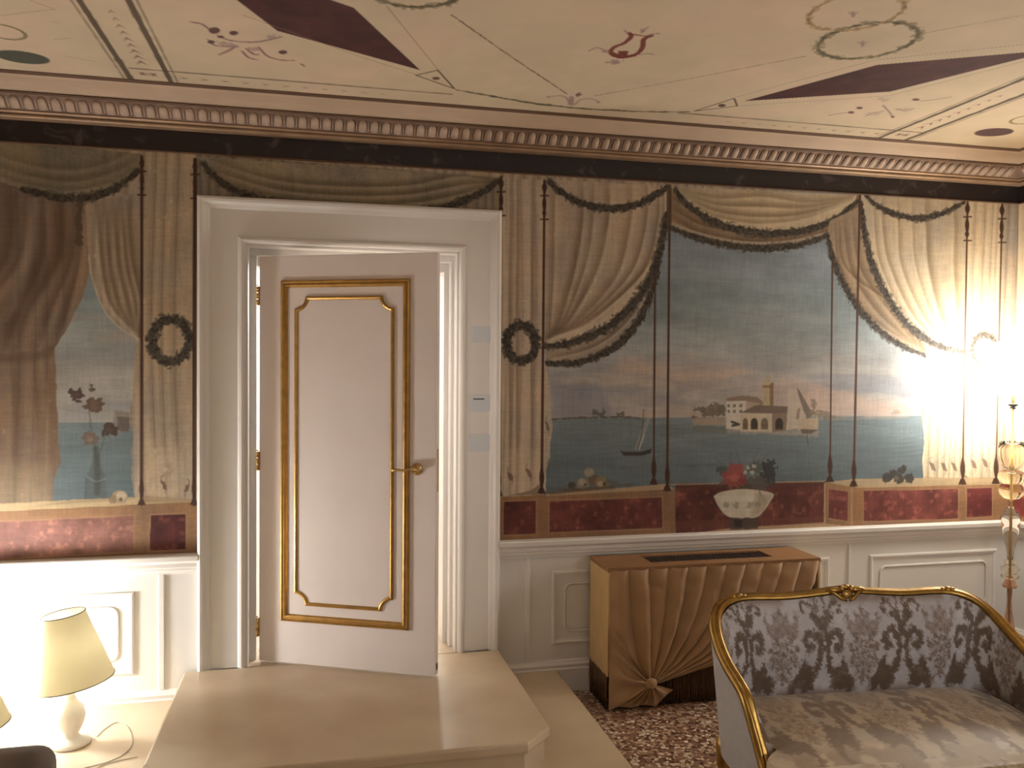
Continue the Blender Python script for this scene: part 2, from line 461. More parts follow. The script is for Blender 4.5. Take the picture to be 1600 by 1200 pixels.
# one dentil: a rounded tongue lying on the sloping ground (local x along the wall, y outwards/up the slope, z proud)
def dentil_mesh():
    rows = []
    n = 5; wd = 0.019
    for j, (y, k, h) in enumerate([(0.0, 1.0, 0.0), (0.003, 1.0, 0.011), (0.030, 0.98, 0.014), (0.050, 0.86, 0.013), (0.060, 0.55, 0.010), (0.064, 0.25, 0.0)]):
        rows.append([(wd*k*math.cos(math.pi*(1-i/(n-1))), y, h*(0.25+0.75*math.sin(math.pi*i/(n-1)))) for i in range(n)])
    m = MB().grid(rows)
    # the narrow dart between two tongues
    m.add([(0.0235, 0.004, 0.0), (0.0325, 0.004, 0.0), (0.028, 0.06, 0.0), (0.028, 0.006, 0.008), (0.028, 0.055, 0.005)], [(0, 3, 4, 2), (1, 2, 4, 3), (0, 1, 3)])
    return mesh_data('dentil', m.v, m.f, M['plaster'], True)
DM = dentil_mesh()
sl = math.atan2(2.880-2.838, 0.135-0.082)
def dentils(n, fn):
    for k in range(n):
        o = bpy.data.objects.new('dentil', DM); o.matrix_world = fn(k); link(o, tr)
PITCH_D = 0.056
nb = int((XR-XL-0.26)/PITCH_D)
def back_d(k):
    x = XL+0.13+PITCH_D*(k+0.4)
    X = Vector((1, 0, 0)); Yv = Vector((0, -math.cos(sl), math.sin(sl))); Z = X.cross(Yv)
    if Z.z > 0: Z = -Z; X = -X
    m = Matrix((X, Yv, Z)).transposed().to_4x4(); m.translation = (x, YF-0.082-0.001, 2.838); return m
def right_d(k):
    y = YF-0.13-PITCH_D*(k+0.5)
    X = Vector((0, 1, 0)); Yv = Vector((-math.cos(sl), 0, math.sin(sl))); Z = X.cross(Yv)
    if Z.z > 0: Z = -Z; X = -X
    m = Matrix((X, Yv, Z)).transposed().to_4x4(); m.translation = (XR-0.082-0.001, y, 2.838); return m
dentils(nb, back_d); dentils(30, right_d)
fz = struct(ring([(0.0, 2.704), (0.006, 2.704), (0.006, 2.806), (0.0, 2.806)]).build('trim_2', M['frieze']))
tag(fz, 'dark marbled frieze band under the cornice')
ring([(0.0, 2.698), (0.010, 2.698), (0.012, 2.702), (0.010, 2.706), (0.0, 2.706)]).build('ochre_line', M['brown_line'], fz)

# chair rail, in runs that stop at the door casing
RAIL = [(0, 0.712), (0.012, 0.712), (0.014, 0.722), (0.022, 0.730), (0.024, 0.742), (0.030, 0.748), (0.030, 0.765), (0.040, 0.772), (0.048, 0.780), (0.050, 0.800), (0.046, 0.806), (0, 0.808)]
BASE = [(0, 0.0), (0.026, 0.0), (0.026, 0.118), (0.020, 0.124), (0.022, 0.140), (0.014, 0.150), (0.010, 0.160), (0, 0.162)]
def run(prof, mb, a, b):
    """a, b: wall points (x, y) and inward normal from the profile"""
    (xa, ya), (xb, yb) = a, b
    d = Vector((xb-xa, yb-ya, 0)).normalized(); n = Vector((d.y, -d.x, 0))
    mb.prism(prof, 0, 1, lambda t, p, z: (xa+(xb-xa)*t+n.x*p, ya+(yb-ya)*t+n.y*p, z)); return mb
CAS = 0.218
m = MB(); run(RAIL, m, (XL, YF), (DX0-CAS+0.005, YF)); run(RAIL, m, (DX1+CAS-0.005, YF), (XR, YF))
rail = struct(m.build('trim_3', M['white'])); tag(rail, 'white moulded chair rail under the mural')
m = MB(); run(RAIL, m, (XR, YF-0.02), (XR, YB)); struct(m.build('trim_4', M['white']))
m = MB(); run(RAIL, m, (XL, YB), (XL, YF-0.02)); struct(m.build('trim_5', M['white']))
m = MB(); run(BASE, m, (XL, YF), (DX0-CAS+0.005, YF)); run(BASE, m, (DX1+CAS-0.005, YF), (XR, YF))
struct(m.build('baseboard_back', M['white']))
m = MB(); run(BASE, m, (XR, YF-0.02), (XR, YB)); struct(m.build('baseboard_right', M['white']))
m = MB(); run(BASE, m, (XL, YB), (XL, YF-0.02)); struct(m.build('baseboard_left', M['white']))

# dado panelling: battens, square frames and round-cornered inner frames
FR = [(0, 0), (0.004, 0.009), (0.012, 0.011), (0.020, 0.006), (0.026, 0.005), (0.028, 0)]
FRI = [(0, 0), (0.004, 0.006), (0.010, 0.007), (0.016, 0)]
def on_back(a, b, h): return (a, YF-h, b)
def on_right(a, b, h): return (XR-h, a, b)
def dado_panel(x0, x1, fn, parent):
    sweep2d(rrect(x0, x1, 0.245, 0.636), FR, fn).build('panel_frame', M['white'], parent)
    sweep2d(rrect(x0+0.065, x1-0.065, 0.305, 0.572, 0.045), FRI, fn).build('panel_moulding', M['white'], parent, smooth=True)
def batten(x0, x1, fn, parent):
    mb = MB(); prof = [(x0, 0), (x0+0.004, 0.009), (x1-0.004, 0.009), (x1, 0)]
    mb.prism(prof, 0.165, 0.714, lambda a, x, h: fn(x, a, h)); mb.build('batten', M['white'], parent)
for a, b in ((-1.50, -0.845), (1.193, 2.834), (3.094, 3.965)): dado_panel(a, b, on_back, wall_back)
for a, b in ((-0.741, -0.712), (1.050, 1.077), (2.952, 2.977)): batten(a, b, on_back, wall_back)
for a, b in ((2.6, 3.95), (1.0, 2.4)): dado_panel(a, b, on_right, wall_right)
for a in (2.49,): batten(a, a+0.026, on_right, wall_right)

# door casing (U of moulding round the opening) and the lining of the reveal
CASP = [(0, 0), (0, 0.030), (0.006, 0.040), (0.016, 0.044), (0.026, 0.040), (0.032, 0.031), (0.036, 0.026), (0.160, 0.024), (0.166, 0.030), (0.178, 0.036), (0.192, 0.046), (0.204, 0.048), (0.214, 0.042), (0.218, 0.030), (0.218, 0)]
path = [(DX1, PLAT), (DX1, DZ1), (DX0, DZ1), (DX0, PLAT)]       # outwards lies to the right of this path
cas = struct(sweep2d(path, [(-o, h) for o, h in CASP], on_back, closed=False).build('trim_6', M['white'], smooth=False))
tag(cas, 'wide white moulded casing around the doorway')
mb = MB()
mb.box(DX0-0.01, DX0+0.045, YF+0.07, YF+0.32, PLAT-0.02, DZ1-0.04); mb.box(DX1-0.030, DX1+0.01, YF+0.06, YF+0.32, PLAT-0.02, DZ1-0.04)
mb.box(DX0-0.01, DX1+0.01, YF+0.06, YF+0.32, DZ1-0.045, DZ1+0.01)
mb.box(DX0-0.01, DX0+0.012, YF-0.02, YF+0.08, PLAT-0.02, DZ1); mb.box(DX1-0.012, DX1+0.01, YF-0.02, YF+0.08, PLAT-0.02, DZ1)
mb.box(DX0, DX1, YF-0.02, YF+0.08, DZ1-0.012, DZ1+0.01)
mb.box(DX1-0.055, DX1-0.028, YF+0.13, YF+0.32, PLAT-0.02, DZ1-0.08); mb.box(DX0+0.04, DX1-0.028, YF+0.13, YF+0.32, DZ1-0.09, DZ1-0.04)
struct(mb.build('trim_7', M['white'], bevel=0.004))

# hall behind the door
HX0, HX1, HY1 = -0.75, 1.35, 6.5
struct(MB().box(HX0, HX1, YF+0.3, HY1, PLAT-0.15, PLAT-0.004).build('floor_hall', M['marble']))
struct(MB().box(HX0, HX1, HY1, HY1+0.1, PLAT-0.15, 2.9).build('wall_hall_back', M['white']))
struct(MB().box(HX0-0.1, HX0, YF+0.3, HY1+0.1, PLAT-0.15, 2.9).build('wall_hall_left', M['white']))
struct(MB().box(HX1, HX1+0.1, YF+0.3, HY1+0.1, PLAT-0.15, 2.9).build('wall_hall_right', M['white']))
struct(MB().box(HX0-0.1, HX1+0.1, YF+0.3, HY1+0.1, 2.8, 2.9).build('ceiling_hall', M['white']))

# ------------------------------------------------------------------ stone platform of two steps before the door
def slab(name, outline, z0, z1, parent, nose=0.02):
    """outline (x, y) anticlockwise; a rounded nosing overhangs the riser"""
    mb = MB()
    ins = sweep_in(outline, nose)
    mb.prism(ins, z0, z1-0.045, lambda a, x, y: (x, y, a)); riser = mb
    top = MB(); rows = []
    for off, z in ((nose*0.9, z1-0.046), (0.004, z1-0.044), (0.0, z1-0.036), (0.0, z1-0.010), (0.003, z1-0.003), (0.010, z1)):
        q = sweep_in(outline, off); rows.append([(x, y, z) for x, y in q])
    top.grid(rows, closed_u=True); n = len(outline); k = len(top.v)
    top.f.append(tuple(range(k-n, k))); top.f.append(tuple(range(n)))
    o = riser.build(name, M['marble'], parent); t = top.build('tread', M['marble'], o)
    return o
def sweep_in(path, off):
    n = len(path); P = [np.array(p, float) for p in path]; out = []
    for i in range(n):
        d1 = P[i]-P[i-1]; d1 /= np.linalg.norm(d1); d2 = P[(i+1) % n]-P[i]; d2 /= np.linalg.norm(d2)
        n1 = np.array([-d1[1], d1[0]]); n2 = np.array([-d2[1], d2[0]]); q = n1+n2; q = q/(q@n1)
        p = P[i]+q*off
        if P[i][1] > YF-0.01: p[1] = P[i][1]
        out.append(tuple(p))
    return out
tag(slab('lower_step', [(-1.55, YF-0.03), (-1.55, 2.62), (0.98, 2.62), (1.215, 2.98), (1.215, YF-0.03)], 0.0, 0.122, None), 'wide lower marble step under the door platform', 'step')
tag(slab('upper_step', [(-0.622, YF-0.03), (-0.622, 3.22), (-0.50, 3.10), (0.79, 3.10), (0.912, 3.222), (0.905, YF-0.03)], 0.122, PLAT, None), 'cream marble platform with chamfered corners before the door', 'step')
# threshold inside the opening
struct(MB().box(DX0-0.008, DX1+0.008, YF-0.028, YF+0.3, 0.1, PLAT-0.001).build('trim_8', M['marble']))

# ------------------------------------------------------------------ the mural on the back wall (colours are paint, measured points -> wall metres)
CUR = rgb(196, 172, 142)
def weave(U, V, base, var=0.10, seed=1):
    """mottled, slightly streaky oil on canvas"""
    n = fbm(U, V, 5, seed)-0.5; g = vnoise(U, V, 130, seed+3)-0.5; h = fbm(U*3, V*0.6, 9, seed+5)-0.5
    f = 1+var*(1.6*n+0.5*g+0.9*h)
    c = np.asarray(base)*f[..., None]
    c = c + np.stack([n*0.03, -n*0.005, -n*0.05], -1)*2
    return c
def drape(U, V, base, period=0.075, amp=0.16, seed=1, bend=0.0):
    """hanging cloth with upright folds"""
    x = U + 0.012*np.sin(V*3.1+seed)+bend*(2.7-V)
    k = x/period + 0.55*np.sin(x*9.1+seed)+0.3*np.sin(x*23+seed*2)
    ph = k-np.floor(k)
    f = amp*(0.55-0.9*np.exp(-((ph-0.12)/0.10)**2)+0.45*np.exp(-((ph-0.55)/0.25)**2)-0.25*np.exp(-((ph-0.9)/0.12)**2))-amp*0.35
    c = weave(U, V, base, 0.10, seed)*(1+f)[..., None]
    c = c + (f*np.array([0.02, 0.0, -0.06])[:, None, None]).transpose(1, 2, 0)
    st = vnoise(U, V, 42, seed+20); c = c + (sstep(0.93, 0.99, st)*0.10)[..., None]
    return c
LEAF = lambda U, V: rgb(76, 68, 58)*(1+0.7*(vnoise(U, V, 110, 4)-0.5))[..., None] + (sstep(0.8, 1, vnoise(U, V, 160, 8))*0.10)[..., None]
def garland(cv, p, w, clip=None, alpha=0.96, seed=0):
    cv.stroke(p, w*1.25, LEAF, alpha*0.6, rag=0.45, rsc=75, seed=seed, clip=clip, soft=1.4, taper=0.35)
    cv.stroke(p, w*0.95, LEAF, alpha, rag=0.35, rsc=60, seed=seed+1, clip=clip, soft=1.2, taper=0.35)
def wreath(cv, c, rx, ry, w, seed=0):
    p = [(c[0]+rx*math.cos(2*math.pi*k/24), c[1]+ry*math.sin(2*math.pi*k/24)) for k in range(25)]
    cv.stroke(p, w*1.25, LEAF, 0.6, smooth=2, rag=0.5, rsc=75, seed=seed, soft=1.2)
    cv.stroke(p, w*0.95, LEAF, 0.95, smooth=2, rag=0.4, rsc=90, seed=seed+3, soft=1.1)
def pole(cv, x, y0, y1, top=True, foot=True, w=2.3):
    col = rgb(80, 50, 36); d = 0.0
    def sg(pts, hw): cv.stroke(pts, hw, col, 0.96, smooth=0, soft=0.7)
    xt = lambda y: x[0]+(x[1]-x[0])*(y-y0)/(y1-y0)
    sg([(xt(y0), y0), (xt(y1), y1)], w*0.88)
    cv.stroke([(xt(y0)+1, y0), (xt(y1)+1, y1)], 0.7, rgb(128, 84, 58), 0.5, smooth=0)
    def bulb(yc, h, ww):
        cv.fill([(xt(yc)+ww*math.sin(math.pi*t)*(1 if k == 0 else -1)*(0.6+0.4*math.sin(math.pi*t)), yc-h/2+h*t) for k, ts in ((0, np.linspace(0, 1, 8)), (1, np.linspace(1, 0, 8))) for t in ts], col, 0.97)
    if top:
        bulb(y0+10, 22, 4); sg([(xt(y0)-6, y0+23), (xt(y0)+6, y0+23)], 1.2); bulb(y0+36, 34, 3.4); sg([(xt(y0)-6, y0+60), (xt(y0)+6, y0+60)], 1.1); bulb(y0+50, 14, 3.4)
    if foot:
        bulb(y1-24, 46, 3.9); cv.fill([(xt(y1)-3, y1-8), (xt(y1)+3, y1-8), (xt(y1)+6.5, y1+1), (xt(y1)-6.5, y1+1)], col)

MU0, MU1, MV0, MV1 = XL, XR, 0.802, 2.704
cv = Canvas(MU0, MU1, MV0, MV1, 0.0044, 0.0044, CUR, wp, 0.0034)
U, V = cv.U, cv.V
cv.C[:] = drape(U, V, rgb(180, 158, 130), 0.062, 0.17, 2)

# --- the view: sky, clouds and lagoon, drawn first behind both openings
def view(U, V, zh, dim=1.0):
    s = (V-zh)/1.15
    top = rgb(140, 153, 166); mid = rgb(144, 161, 166); low = rgb(184, 178, 172)
    w1 = sstep(0.15, 0.55, s)[..., None]; c = low*(1-w1)+mid*w1
    w2 = sstep(0.5, 0.9, s)[..., None]; c = c*(1-w2)+top*w2
    n = fbm(U*0.5, V*2.2, 4.0, 12); c = c*(1+0.30*(n-0.5)+0.10*(fbm(U, V, 14, 19)-0.5))[..., None]
    cl = sstep(0.52, 0.68, fbm(U*0.42, V*2.4, 3.4, 31))*sstep(0.62, 0.12, s)*sstep(0.0, 0.05, s)
    c = c*(1-0.7*cl[..., None])+rgb(204, 178, 158)*0.7*cl[..., None]
    gr = sstep(0.50, 0.66, fbm(U*0.4, V*2.6, 3.1, 57))*sstep(0.42, 0.1, s)*sstep(0.01, 0.08, s)
    c = c*(1-0.65*gr[..., None])+rgb(146, 152, 162)*0.65*gr[..., None]
    d = np.clip((zh-V)/0.42, 0, 1)
    sea = rgb(126, 143, 148)*(1-d[..., None])+rgb(98, 113, 119)*d[..., None]
    sea = sea*(1+0.16*(fbm(U*0.6, V*5, 7, 77)-0.5)+0.025*np.sin(V*230+9*vnoise(U, V, 5, 5))*vnoise(U, V, 7, 6))[..., None]
    m = sstep(-0.003, 0.003, V-zh)[..., None]
    return (c*m+sea*(1-m))*dim
zh_r = wp(1100, 652)[1]; zh_l = wp(140, 660)[1]
cv.fill([(850, 290), (1342, 302), (1450, 540), (1446, 760), (1200, 790), (850, 790)], lambda a, b: view(a, b, zh_r), soft=0.003)
cv.fill([(75, 330), (220, 330), (220, 790), (75, 790)], lambda a, b: view(a, b, zh_l)*rgb(248, 252, 250), soft=0.003)
# painted clouds low over the horizon
for p, c, a in (([(960, 575), (985, 557), (1010, 570), (1045, 575), (1045, 585), (950, 583)], (208, 178, 150), 0.55), ([(880, 596), (980, 588), (1060, 600), (1110, 590), (1110, 606), (900, 604)], (196, 180, 160), 0.5),
                ([(1060, 585), (1110, 590), (1160, 603), (1100, 612), (1060, 606)], (206, 180, 158), 0.55), ([(1180, 600), (1230, 588), (1290, 600), (1292, 640), (1180, 640)], (210, 178, 160), 0.5), ([(1250, 615), (1290, 605), (1420, 640), (1420, 650), (1250, 650)], (224, 188, 166), 0.6),
                ([(860, 600), (930, 598), (960, 650), (862, 652)], (140, 142, 160), 0.6), ([(1050, 596), (1110, 592), (1150, 600), (1060, 618)], (134, 144, 158), 0.4), ([(1000, 640), (1130, 635), (1130, 648), (1000, 650)], (200, 172, 148), 0.6), ([(1065, 615), (1095, 612), (1085, 624), (1060, 625)], (206, 196, 186), 0.6)):
    cv.fill(p, rgb(*c), a, soft=0.022, wob=0.012, wsc=20)
# far shore, main island with its buildings
DK = rgb(92, 82, 70)
cv.stroke([(862, 655), (900, 653), (935, 652), (985, 652), (1000, 654)], 1.3, rgb(96, 92, 82), 0.8, rag=0.5)
for x, y, r in ((930, 644, 5), (938, 648, 5), (965, 648, 4), (972, 647, 4), (945, 645, 3)): cv.ell((x, y), r, r*0.8, rgb(104, 98, 84), 0.8, wob=2)
cv.stroke([(942, 650), (942, 638)], 0.8, rgb(104, 96, 84), 0.8, smooth=0)
cv.fill([(1082, 652), (1134, 651), (1134, 665), (1082, 664)], rgb(176, 156, 134), 0.9, wob=0.002)
for x, y, rx, ry in ((1094, 640, 11, 4), (1085, 652, 5, 2), (1118, 637, 14, 7), (1112, 645, 20, 5), (1128, 640, 7, 9)): cv.ell((x, y), rx, ry, rgb(116, 106, 92), 0.85, wob=3)
cv.fill([(1134, 667), (1280, 673), (1278, 682), (1134, 676)], rgb(176, 166, 148), 0.7, soft=0.008, wob=0.006)
cv.fill([(1082, 665), (1134, 667), (1134, 678), (1082, 674)], rgb(120, 118, 106), 0.6, soft=0.008)
cv.fill([(1134, 626), (1165, 626), (1165, 672), (1134, 670)], rgb(214, 204, 186))
cv.fill([(1135, 622), (1158, 618), (1182, 620), (1192, 628), (1190, 640), (1165, 626), (1134, 627)], rgb(150, 124, 104))
cv.fill([(1165, 627), (1188, 630), (1180, 636), (1165, 648)], rgb(182, 164, 140))
for x in (1138, 1147, 1157):
    for y in (634, 643): cv.fill([(x-2, y-2.5), (x+2, y-2.5), (x+2, y+2.5), (x-2, y+2.5)], rgb(120, 108, 98), 0.85, soft=0.001)
cv.fill([(1192, 604), (1192, 602), (1194, 597), (1208, 597), (1208, 634), (1192, 634)], rgb(196, 174, 132)); cv.fill([(1202, 600), (1208, 597), (1208, 634), (1202, 634)], rgb(152, 122, 84))
cv.fill([(1191, 602), (1204, 602), (1204, 606), (1191, 606)], rgb(150, 112, 74), 0.8)
cv.fill([(1194, 590), (1200, 585), (1204, 591), (1202, 598), (1194, 598)], rgb(188, 166, 128), 0.5, wob=0.004)
cv.fill([(1156, 645), (1180, 633), (1232, 635), (1229, 648), (1206, 646)], rgb(128, 108, 92))
cv.fill([(1156, 646), (1206, 646), (1206, 675), (1156, 674)], rgb(204, 186, 156)); cv.fill([(1206, 646), (1230, 645), (1230, 672), (1206, 675)], rgb(146, 122, 98))
for x, w, c in ((1164, 4, (116, 98, 74)), (1178, 5.5, (74, 64, 52)), (1194, 5.5, (122, 104, 78)), (1217, 6, (66, 56, 50))):
    cv.ell((x, 661), w, 8, rgb(*c), 0.95); cv.fill([(x-w, 661), (x+w, 661), (x+w, 671), (x-w, 671)], rgb(*c), 0.95)
cv.stroke([(1143, 659), (1154, 663), (1144, 665)], 2, rgb(70, 62, 54), 0.9, smooth=0)
cv.fill([(1229, 610), (1232, 607), (1246, 607), (1252, 630), (1258, 655), (1262, 668), (1228, 672), (1230, 635)], rgb(202, 186, 166), 0.95, wob=0.002)
cv.fill([(1244, 607), (1248, 609), (1270, 648), (1262, 655), (1254, 640)], rgb(136, 120, 104)); cv.fill([(1245, 640), (1250, 636), (1248, 655), (1243, 655)], rgb(150, 128, 108), 0.8)
cv.fill([(1246, 655), (1278, 652), (1278, 671), (1246, 673)], rgb(196, 176, 146)); cv.fill([(1250, 670), (1278, 671), (1266, 678), (1252, 677)], rgb(110, 92, 78), 0.8)
for x, y, rx, ry in ((1271, 632, 4, 8), (1282, 647, 14, 5), (1296, 652, 10, 4), (1268, 645, 6, 5)): cv.ell((x, y), rx, ry, rgb(146, 132, 110), 0.75, wob=3)
cv.stroke([(1295, 655), (1340, 654), (1420, 651)], 1.0, rgb(170, 158, 142), 0.7)
for x in (1395, 1402, 1399): cv.ell((x, 644), 4, 4, rgb(176, 160, 142), 0.6, wob=2)
cv.stroke([(1260, 680), (1262, 695)], 1.5, rgb(92, 98, 94), 0.6, smooth=0)
# sailing boat
cv.fill([(968, 702), (974, 706), (1000, 706), (1018, 701), (1016, 708), (1002, 712), (974, 712)], rgb(70, 64, 60))
cv.fill([(1018, 648), (1014, 660), (1004, 690), (996, 703), (990, 702), (1000, 675), (1010, 655)], rgb(176, 174, 164), 0.5, wob=0.002)
cv.stroke([(1005, 640), (1003, 672), (996, 702)], 0.8, rgb(104, 96, 86), 0.85); cv.stroke([(1006, 680), (998, 702)], 1.4, rgb(206, 200, 188), 0.6)
cv.stroke([(986, 655), (986, 680)], 0.6, rgb(110, 106, 98), 0.5, smooth=0)
cv.fill([(975, 713), (1016, 712), (1010, 740), (990, 745)], rgb(120, 128, 124), 0.35, soft=0.02)

# --- left opening: big brown curtain, its pale partner, swag, flowers
BR = rgb(138, 114, 94)
LB = [(-260, 190), (140, 235), (138, 320), (141, 425), (130, 462), (108, 510), (86, 543), (88, 600), (92, 690), (95, 722), (85, 748), (82, 790), (-260, 830)]
cv.fill(LB, lambda a, b: drape(a, b, BR, 0.11, 0.14, 5), wob=0.004, wsc=40)
mk = cv.mask(LB)
for x0, x1, x2, w, a in ((40, 30, -40, 9, 0.5), (62, 66, 20, 8, 0.55), (95, 92, 35, 12, 0.6), (118, 112, 70, 8, 0.5), (128, 124, 96, 6, 0.5), (20, 10, -60, 8, 0.4)):
    cv.fold([(x0, 305), (x1, 400), (x2+10, 480), (x2-10, 540)], w, a, mk, (0.36, 0.26, 0.19), (0.78, 0.68, 0.58), flip=-1)
cv.fill([(48, 310), (58, 308), (55, 390), (30, 480), (10, 500), (30, 420)], rgb(196, 178, 160), 0.35, soft=0.03, clip=mk)
cv.stroke([(88, 545), (60, 556), (0, 560), (-60, 560)], 6, rgb(96, 70, 52), 0.4, soft=5, clip=mk)
for x in (20, 55, 76): cv.fold([(x, 560), (x+4, 660), (x, 780)], 7, 0.35, mk, (0.4, 0.29, 0.2), (0.78, 0.66, 0.5))
cv.fill([(0, 720), (82, 730), (80, 790), (-60, 795)], rgb(170, 150, 112), 0.4, soft=0.05, clip=mk)
RC = [(134, 318), (222, 300), (222, 782), (212, 782), (206, 745), (206, 700), (209, 680), (203, 655), (208, 600), (213, 530), (185, 510), (160, 480), (143, 432), (138, 400)]
cv.fill(RC, lambda a, b: drape(a, b, rgb(176, 156, 134), 0.05, 0.12, 8), wob=0.003, wsc=50)
mk = cv.mask(RC)
for x0, xm, w in ((165, 172, 5), (178, 186, 5), (190, 198, 4), (200, 208, 4), (152, 160, 4)):
    cv.fold([(x0, 315), (xm, 410), (xm+14, 475), (218, 526)], w, 0.55, mk)
cv.stroke([(139, 400), (144, 433), (161, 481), (186, 511), (215, 529)], 1.2, rgb(214, 198, 172), 0.7)
cv.fill([(180, 640), (203, 645), (203, 676), (176, 674)], rgb(146, 134, 120), 0.75, wob=0.003); cv.fill([(184, 650), (203, 652), (202, 675), (184, 672)], rgb(112, 98, 90), 0.8, wob=0.002)
SW = [(-260, 190), (222, 240), (218, 268), (190, 291), (150, 306), (100, 308), (50, 300), (0, 284), (-80, 262), (-260, 215)]
cv.fill(SW, lambda a, b: weave(a, b, rgb(150, 138, 112), 0.2, 9), wob=0.002)
mk = cv.mask(SW)
for y, a in ((262, 0.4), (280, 0.5), (294, 0.4)):
    cv.fold([(-40, y-34), (40, y-8), (110, y+2), (170, y-10), (216, y-32)], 5, a, mk, (0.40, 0.34, 0.24), (0.78, 0.72, 0.56))
garland(cv, [(36, 296), (70, 304), (110, 310), (150, 306), (185, 292), (216, 268)], 5, seed=3)
cv.stroke([(126, 312), (124, 340), (124, 380)], 4, rgb(90, 74, 60), 0.7, rag=0.5)
# flowers in a bottle, apple
cv.stroke([(137, 625), (145, 680), (150, 710)], 0.8, rgb(92, 96, 84), 0.6); cv.stroke([(165, 680), (155, 712)], 0.8, rgb(92, 96, 84), 0.6)
for (x, y), r, c in (((120, 617), 12, (84, 64, 58)), ((147, 633), 15, (112, 86, 70)), ((172, 671), 12, (84, 64, 54)), ((141, 685), 13, (126, 104, 88)), ((143, 607), 4, (96, 82, 68))):
    cv.ell((x, y), r, r*0.85, rgb(*c), 0.92, wob=4, wsc=75, seed=int(x)); cv.ell((x, y), r*0.4, r*0.4, rgb(*c)*1.25, 0.6, wob=3)
cv.fill([(147, 712), (157, 712), (158, 728), (166, 746), (168, 782), (133, 782), (133, 748), (142, 730)], rgb(84, 92, 90), 0.45, soft=0.008)
cv.stroke([(150, 700), (152, 730), (152, 770)], 3.5, rgb(74, 76, 68), 0.6, soft=2); cv.stroke([(135, 748), (134, 780)], 0.9, rgb(84, 88, 86), 0.6, smooth=0); cv.stroke([(136, 744), (150, 752), (165, 748)], 0.8, rgb(170, 176, 170), 0.4)
# ledge and apple
cv.fill([(-260, 800), (60, 784), (110, 781), (222, 776), (222, 790), (-260, 812)], rgb(206, 178, 130), 0.95, wob=0.002)
cv.fill([(60, 790), (120, 781), (210, 778), (170, 782)], rgb(150, 120, 82), 0.6, soft=0.008)
cv.ell((187, 777), 13, 11, rgb(176, 152, 118)); cv.ell((190, 774), 8, 7, rgb(206, 186, 152), 0.8); cv.ell((189, 780), 3, 3, rgb(104, 80, 60), 0.8); cv.ell((176, 780), 6, 8, rgb(128, 104, 76), 0.6)
# pilaster curtain between the two left poles, wreath, cranes at the hem
def hem(cv, x0, x1, y0, y1):
    cv.fill([(x0, y0), (x0, y1+6), (x1, y1), (x1, y1-4), ((x0+x1)/2+10, y1-2), (x0+14, y0+12), (x0+2, y0)], rgb(150, 126, 90), 0.9)
def crane(cv, x, y, s=1):
    c = rgb(118, 88, 74)
    cv.fill([(x-5*s, y-6), (x+2*s, y-4), (x+6*s, y+8), (x-1*s, y+6)], c, 0.75, soft=0.003, wob=0.004); cv.stroke([(x-3*s, y-5), (x-4*s, y-11), (x-1*s, y-14)], 0.7, c, 0.45); cv.stroke([(x+3*s, y+7), (x+3*s, y+14)], 0.6, c, 0.5, smooth=0)
wreath(cv, (267, 532), 29, 33, 6, 11)
crane(cv, 256, 757); crane(cv, 292, 762, -1); cv.stroke([(262, 728), (270, 735), (258, 742)], 0.8, rgb(130, 104, 86), 0.5)
cv.fill([(222, 774), (304, 780), (304, 790), (222, 790)], rgb(160, 134, 98), 0.8)
cv.fill([(222, 700), (304, 700), (303, 783), (270, 784), (240, 778), (225, 770)], lambda a, b: drape(a, b, rgb(208, 188, 156), 0.06, 0.12, 2), 0.45, soft=0.05)
crane(cv, 256, 757); crane(cv, 292, 762, -1)
# swag over the door
SD = [(308, 245), (782, 278), (776, 288), (750, 303), (700, 322), (650, 329), (590, 328), (480, 325), (400, 312), (350, 286), (318, 258)]
cv.fill([(306, 240), (785, 278), (785, 420), (306, 420)], lambda a, b: drape(a, b, rgb(146, 130, 108), 0.06, 0.2, 12), soft=0.002)
cv.fill(SD, lambda a, b: weave(a, b, rgb(164, 150, 124), 0.2, 14))
mk = cv.mask(SD)
for k, a in enumerate((0.55, 0.6, 0.6, 0.5)):
    y = 268+k*14
    cv.fold([(330, y-18), (430, y+12), (540, y+22), (640, y+20), (720, y+6), (776, 284)], 4, a, mk, (0.38, 0.31, 0.21), (0.80, 0.73, 0.58))
garland(cv, [(318, 256), (345, 284), (395, 308), (480, 325), (590, 332), (660, 329), (705, 321), (750, 302), (780, 282)], 5.5, seed=5)

# --- right opening: curtain left of the view
CA = [(851, 280), (1044, 291), (1043, 320), (1036, 360), (1026, 400), (1012, 436), (990, 472), (960, 502), (925, 522), (885, 536), (851, 541)]
LIN = [(1026, 395), (1022, 440), (1005, 488), (975, 528), (940, 554), (900, 568), (853, 571), (851, 538), (900, 530), (960, 500), (1005, 450)]
cv.fill(LIN, lambda a, b: weave(a, b, rgb(172, 154, 134), 0.12, 3))
mk = cv.mask(LIN); cv.fold([(856, 560), (930, 540), (985, 495), (1015, 440)], 3, 0.5, mk)
cv.fill(CA, lambda a, b: weave(a, b, rgb(198, 174, 148), 0.10, 4))
mkA = cv.mask(CA)
for x0, x1, y1, w, a in ((866, 864, 420, 4, 0.45), (910, 897, 420, 5, 0.6), (926, 915, 410, 4, 0.45), (950, 932, 420, 5, 0.65), (985, 962, 430, 5, 0.45), (1010, 985, 425, 4, 0.5), (1028, 1004, 425, 4, 0.55), (1036, 1016, 410, 3, 0.4)):
    cv.fold([(x0, 288), (x0-1, 345), (x1, y1), (x1-(x1-856)*0.55, 498), (858, 528)], w, a, mkA, (0.45, 0.35, 0.25), (0.92, 0.84, 0.70), flip=-1)
